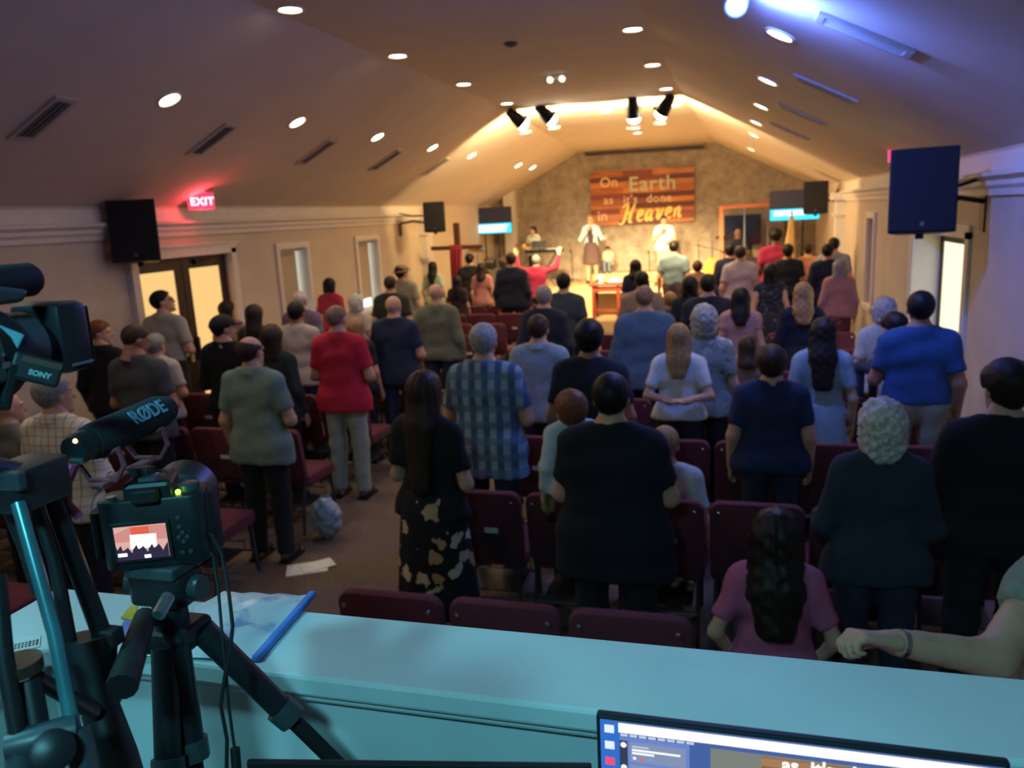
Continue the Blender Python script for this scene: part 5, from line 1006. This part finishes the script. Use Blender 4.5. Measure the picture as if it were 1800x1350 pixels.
# ---- camcorder with mic, viewfinder panel
cx_ = -.75; vp = onx(92,592,cx_); vc = thing('video_camera', 'large black video camera with a square lens hood at the left', 'video camera', vp)
MB().box((0,.0,0),(.072,.045,.080)).build('lens_hood', m_gear, vc, bevel=.010, smooth=True); MB().box((0,.0225,0),(.066,.002,.064)).build('hood_opening', m_rub, vc); MB().box((.037,.0,-.030),(.002,.03,.003)).build('hood_mark', m_silver, vc)
MB().lathe([(-.26,.043),(-.12,.043),(-.115,.046),(-.075,.046),(-.07,.040),(-.04,.038)], (0,0,-.004),(0,1,0),26).build('lens_barrel', m_gear2, vc, smooth=True); MB().lathe([(-.11,.0475),(-.108,.050),(-.082,.050),(-.080,.0475)], (0,0,-.004),(0,1,0),30).build('focus_ring', m_rub, vc, smooth=True)
MB().rbox((0,-.27,.0),(.11,.26,.115),.02).build('body', m_gear, vc, bevel=.012, smooth=True); MB().prism([(-.28,-.0),(-.06,.0),(-.05,.012),(-.10,.022),(-.28,.026)], -.035, .035, (0,0,.046), Matrix(((0,0,1),(1,0,0),(0,1,0)))).build('top_cover', m_gear2, vc, bevel=.005)
MB().tube([(0,-.40,.05),(0,-.40,.09),(0,-.26,.095),(0,-.22,.05)], .012, 10).build('carry_handle', m_gear, vc, smooth=True)
MB().box((.05,-.14,-.012),(.02,.05,.03)).build('control_pad', m_gear2, vc, bevel=.004)
for i_ in range(4): MB().box((.0605,-.16+.014*i_,-.004-.006*(i_ % 2)),(.003,.008,.006)).build('button', m_silver, vc)
pm = onx(62,490,cx_)-vp; MB().lathe([(-.22,.014),(-.085,.014),(-.082,.0165),(-.07,.0165),(-.067,.014),(-.062,.0185),(-.008,.0185),(-.002,.015),(0,.0)], pm,(0,1,.0),20).build('microphone', m_rub, vc, smooth=True)
for y in (-.075,-.105): MB().lathe([(-.003,.0170),(-.003,.019),(.003,.019),(.003,.0170)], pm+Vector((0,y,0)),(0,1,0),20).build('microphone_ring', mat('cyan_ring','#7fb8c4',.35), vc, smooth=True)
MB().cyl(pm+Vector((0,-.15,-.012)), Vector((0,-.2,.1)), .008, n=8).build('microphone_post', m_gear, vc)
M = facing(64,650,.80, math.radians(-24)); pn = MB().box((0,0,0),(.045,.027,.010)).build('viewfinder_panel', m_gear, vc, bevel=.003); pn.matrix_local = Matrix.Translation(-vp) @ M
MB().box((.003,.008,.0055),(.036,.006,.001)).build('panel_strip', mat('panel_strip','#5a4a40',.3), pn); text_obj('lettering','SONY',.0075,mat('sony_letter','#9ab8c0',.4,var=0),pn,(-.006,-.006,.0053),None,.0003,.0003)
MB().tube([M @ Vector((-.022,0,0)) - vp, Vector((.05,-.12,-.05)), Vector((.04,-.16,-.04))], .008, 8).build('panel_hinge', m_gear, vc, smooth=True); M2 = facing(10,598,.80, math.radians(-32)); q = MB().box((0,0,0),(.026,.024,.004)).build('side_display', mat('cyan_panel','#6fb4c4',.3), vc, bevel=.002); q.matrix_local = Matrix.Translation(-vp) @ M2
# ---- heavy video tripod under it
vt = thing('video_tripod', 'heavy twin-tube video tripod carrying the video camera', 'tripod', (vp.x-.02, vp.y-.16, 1.637)); o_ = vt.location
MB().rbox(TW(45,848,.86),(.06,.075,.045),.012).build('bowl', m_gear, vt, bevel=.006, smooth=True); MB().cyl(TW(38,848,.86), Vector((0.0,-.1,vp.z-o_.z-.05)), .022, n=14).build('fluid_head', m_gear, vt, smooth=True); MB().box(TW(20,845,.82),(.03,.012,.02)).build('bowl_label', m_gear2, vt, bevel=.003)
for nm, pts, r, mm in (('leg_tube',[(32,884,.82),(95,1110,.80),(131,1292,.785)],.0072,mat('tripod_tube','#4d8a94',.25,metal=.4)),('leg_tube',[(58,872,.88),(96,985,.885),(126,1145,.89)],.0075,m_gear),('leg_tube',[(88,858,.9),(128,975,.905),(190,1145,.905)],.0105,m_gear),('leg_tube',[(-6,1010,.78),(8,1160,.77),(34,1302,.765)],.0085,m_gear),
                       ('leg_tube',[(5,862,.88),(45,960,.885),(70,1040,.89)],.0085,m_rub)): MB().tube([TW(*q) for q in pts], r, 10).build(nm, mm, vt, smooth=True)
MB().tube([TW(152,1118,.905), TW(154,1142,.905), TW(166,1190,.90), TW(176,1245,.895)], [.030,.031,.024,.022], 14).build('leg_knuckle', m_gear, vt, smooth=True); MB().box(TW(190,1118,.905),(.03,.02,.02)).build('lock_tab', m_rub, vt, bevel=.003)
MB().tube([TW(176,1245,.895), TW(205,1330,.89), TW(235,1430,.885)], [.020,.022,.022], 12).build('lower_leg', m_gear, vt, smooth=True); MB().tube([TW(64,1192,.80), TW(165,1252,.87)], .0085, 10).build('spreader_arm', m_gear, vt, smooth=True)
q = TW(34,1180,.79); MB().cyl(q, q+Vector((0,0,.012)), .022, n=20).build('handle_disc', mat('bronze_disc','#5a4a3c',.4,metal=.5), vt, smooth=True); MB().tube([TW(50,1195,.79), TW(68,1295,.78)], .0115, 12).build('handle_stub', m_gear, vt, smooth=True)
MB().tube([TW(18,1312,.765), TW(70,1300,.77), TW(135,1282,.785)], .016, 10).tube([TW(135,1282,.785), TW(148,1345,.78), TW(150,1420,.78)], .013, 10).tube([TW(34,1302,.765), TW(40,1420,.76)], .013, 10).build('clamp', m_gear2, vt, smooth=True)
q = TW(92,1320,.755); zd = (Vector((0,0,CAMH))-(q+o_)).normalized(); MB().lathe([(-.01,.020),(.008,.020),(.011,.016),(.012,0)], q, zd, 20).build('clamp_knob', m_gear, vt, smooth=True)
for q in (TW(150,1420,.78), TW(40,1420,.76), TW(235,1430,.885)): MB().cyl(q, Vector((q.x,q.y,.0)), .012, n=10).build('lower_tube', m_rub, vt, smooth=True)
# ---- things left on the floor by the aisle
t = thing('floor_papers', 'white papers lying on the floor at the aisle', 'paper', onz(540,1000,0)); MB().box((0,0,.004),(.30,.2,.008),rotm(0,0,.5)).build('sheet', m_paper, t); MB().box((.06,.05,.01),(.24,.16,.004),rotm(0,0,.8)).build('sheet', m_paper, t)
p = onz(578,945,.0); t = thing('plastic_bag', 'translucent plastic bag standing on the floor beside a chair', 'bag', p); v, q = snet(lambda P: ell(P,(0,0,.14),(.13,.10,.17)) + curl_noise(P,.010,30), (-.2,-.18,-.06), (.2,.18,.36), .016); v[:,2] -= v[:,2].min(); qmesh('bag_film', v, q, mat('bag_film','#9fb0b8',.25,var=.3,scale=25), t)
MB().tube([(-.05,0,.29),(-.03,0,.36),(.03,.01,.37),(.06,0,.29)],.006,6).build('bag_handle', mat('bag_film','#9fb0b8'), t)
p = onz(474,868,.48); t = thing('hand_puppet_bottle', 'small amber bottle standing on an empty chair seat', 'bottle', (p.x, p.y, .478)); t.name = 'amber_bottle'; MB().lathe([(0,.03),(.01,.034),(.09,.034),(.12,.014),(.15,.013),(.15,0)], (0,0,0),(0,0,1),14).build('bottle_body', mat('amber','#b07a2a',.2), t, smooth=True); MB().cyl((0,0,.15),(0,0,.175),.016,n=12).build('cap', m_white, t)
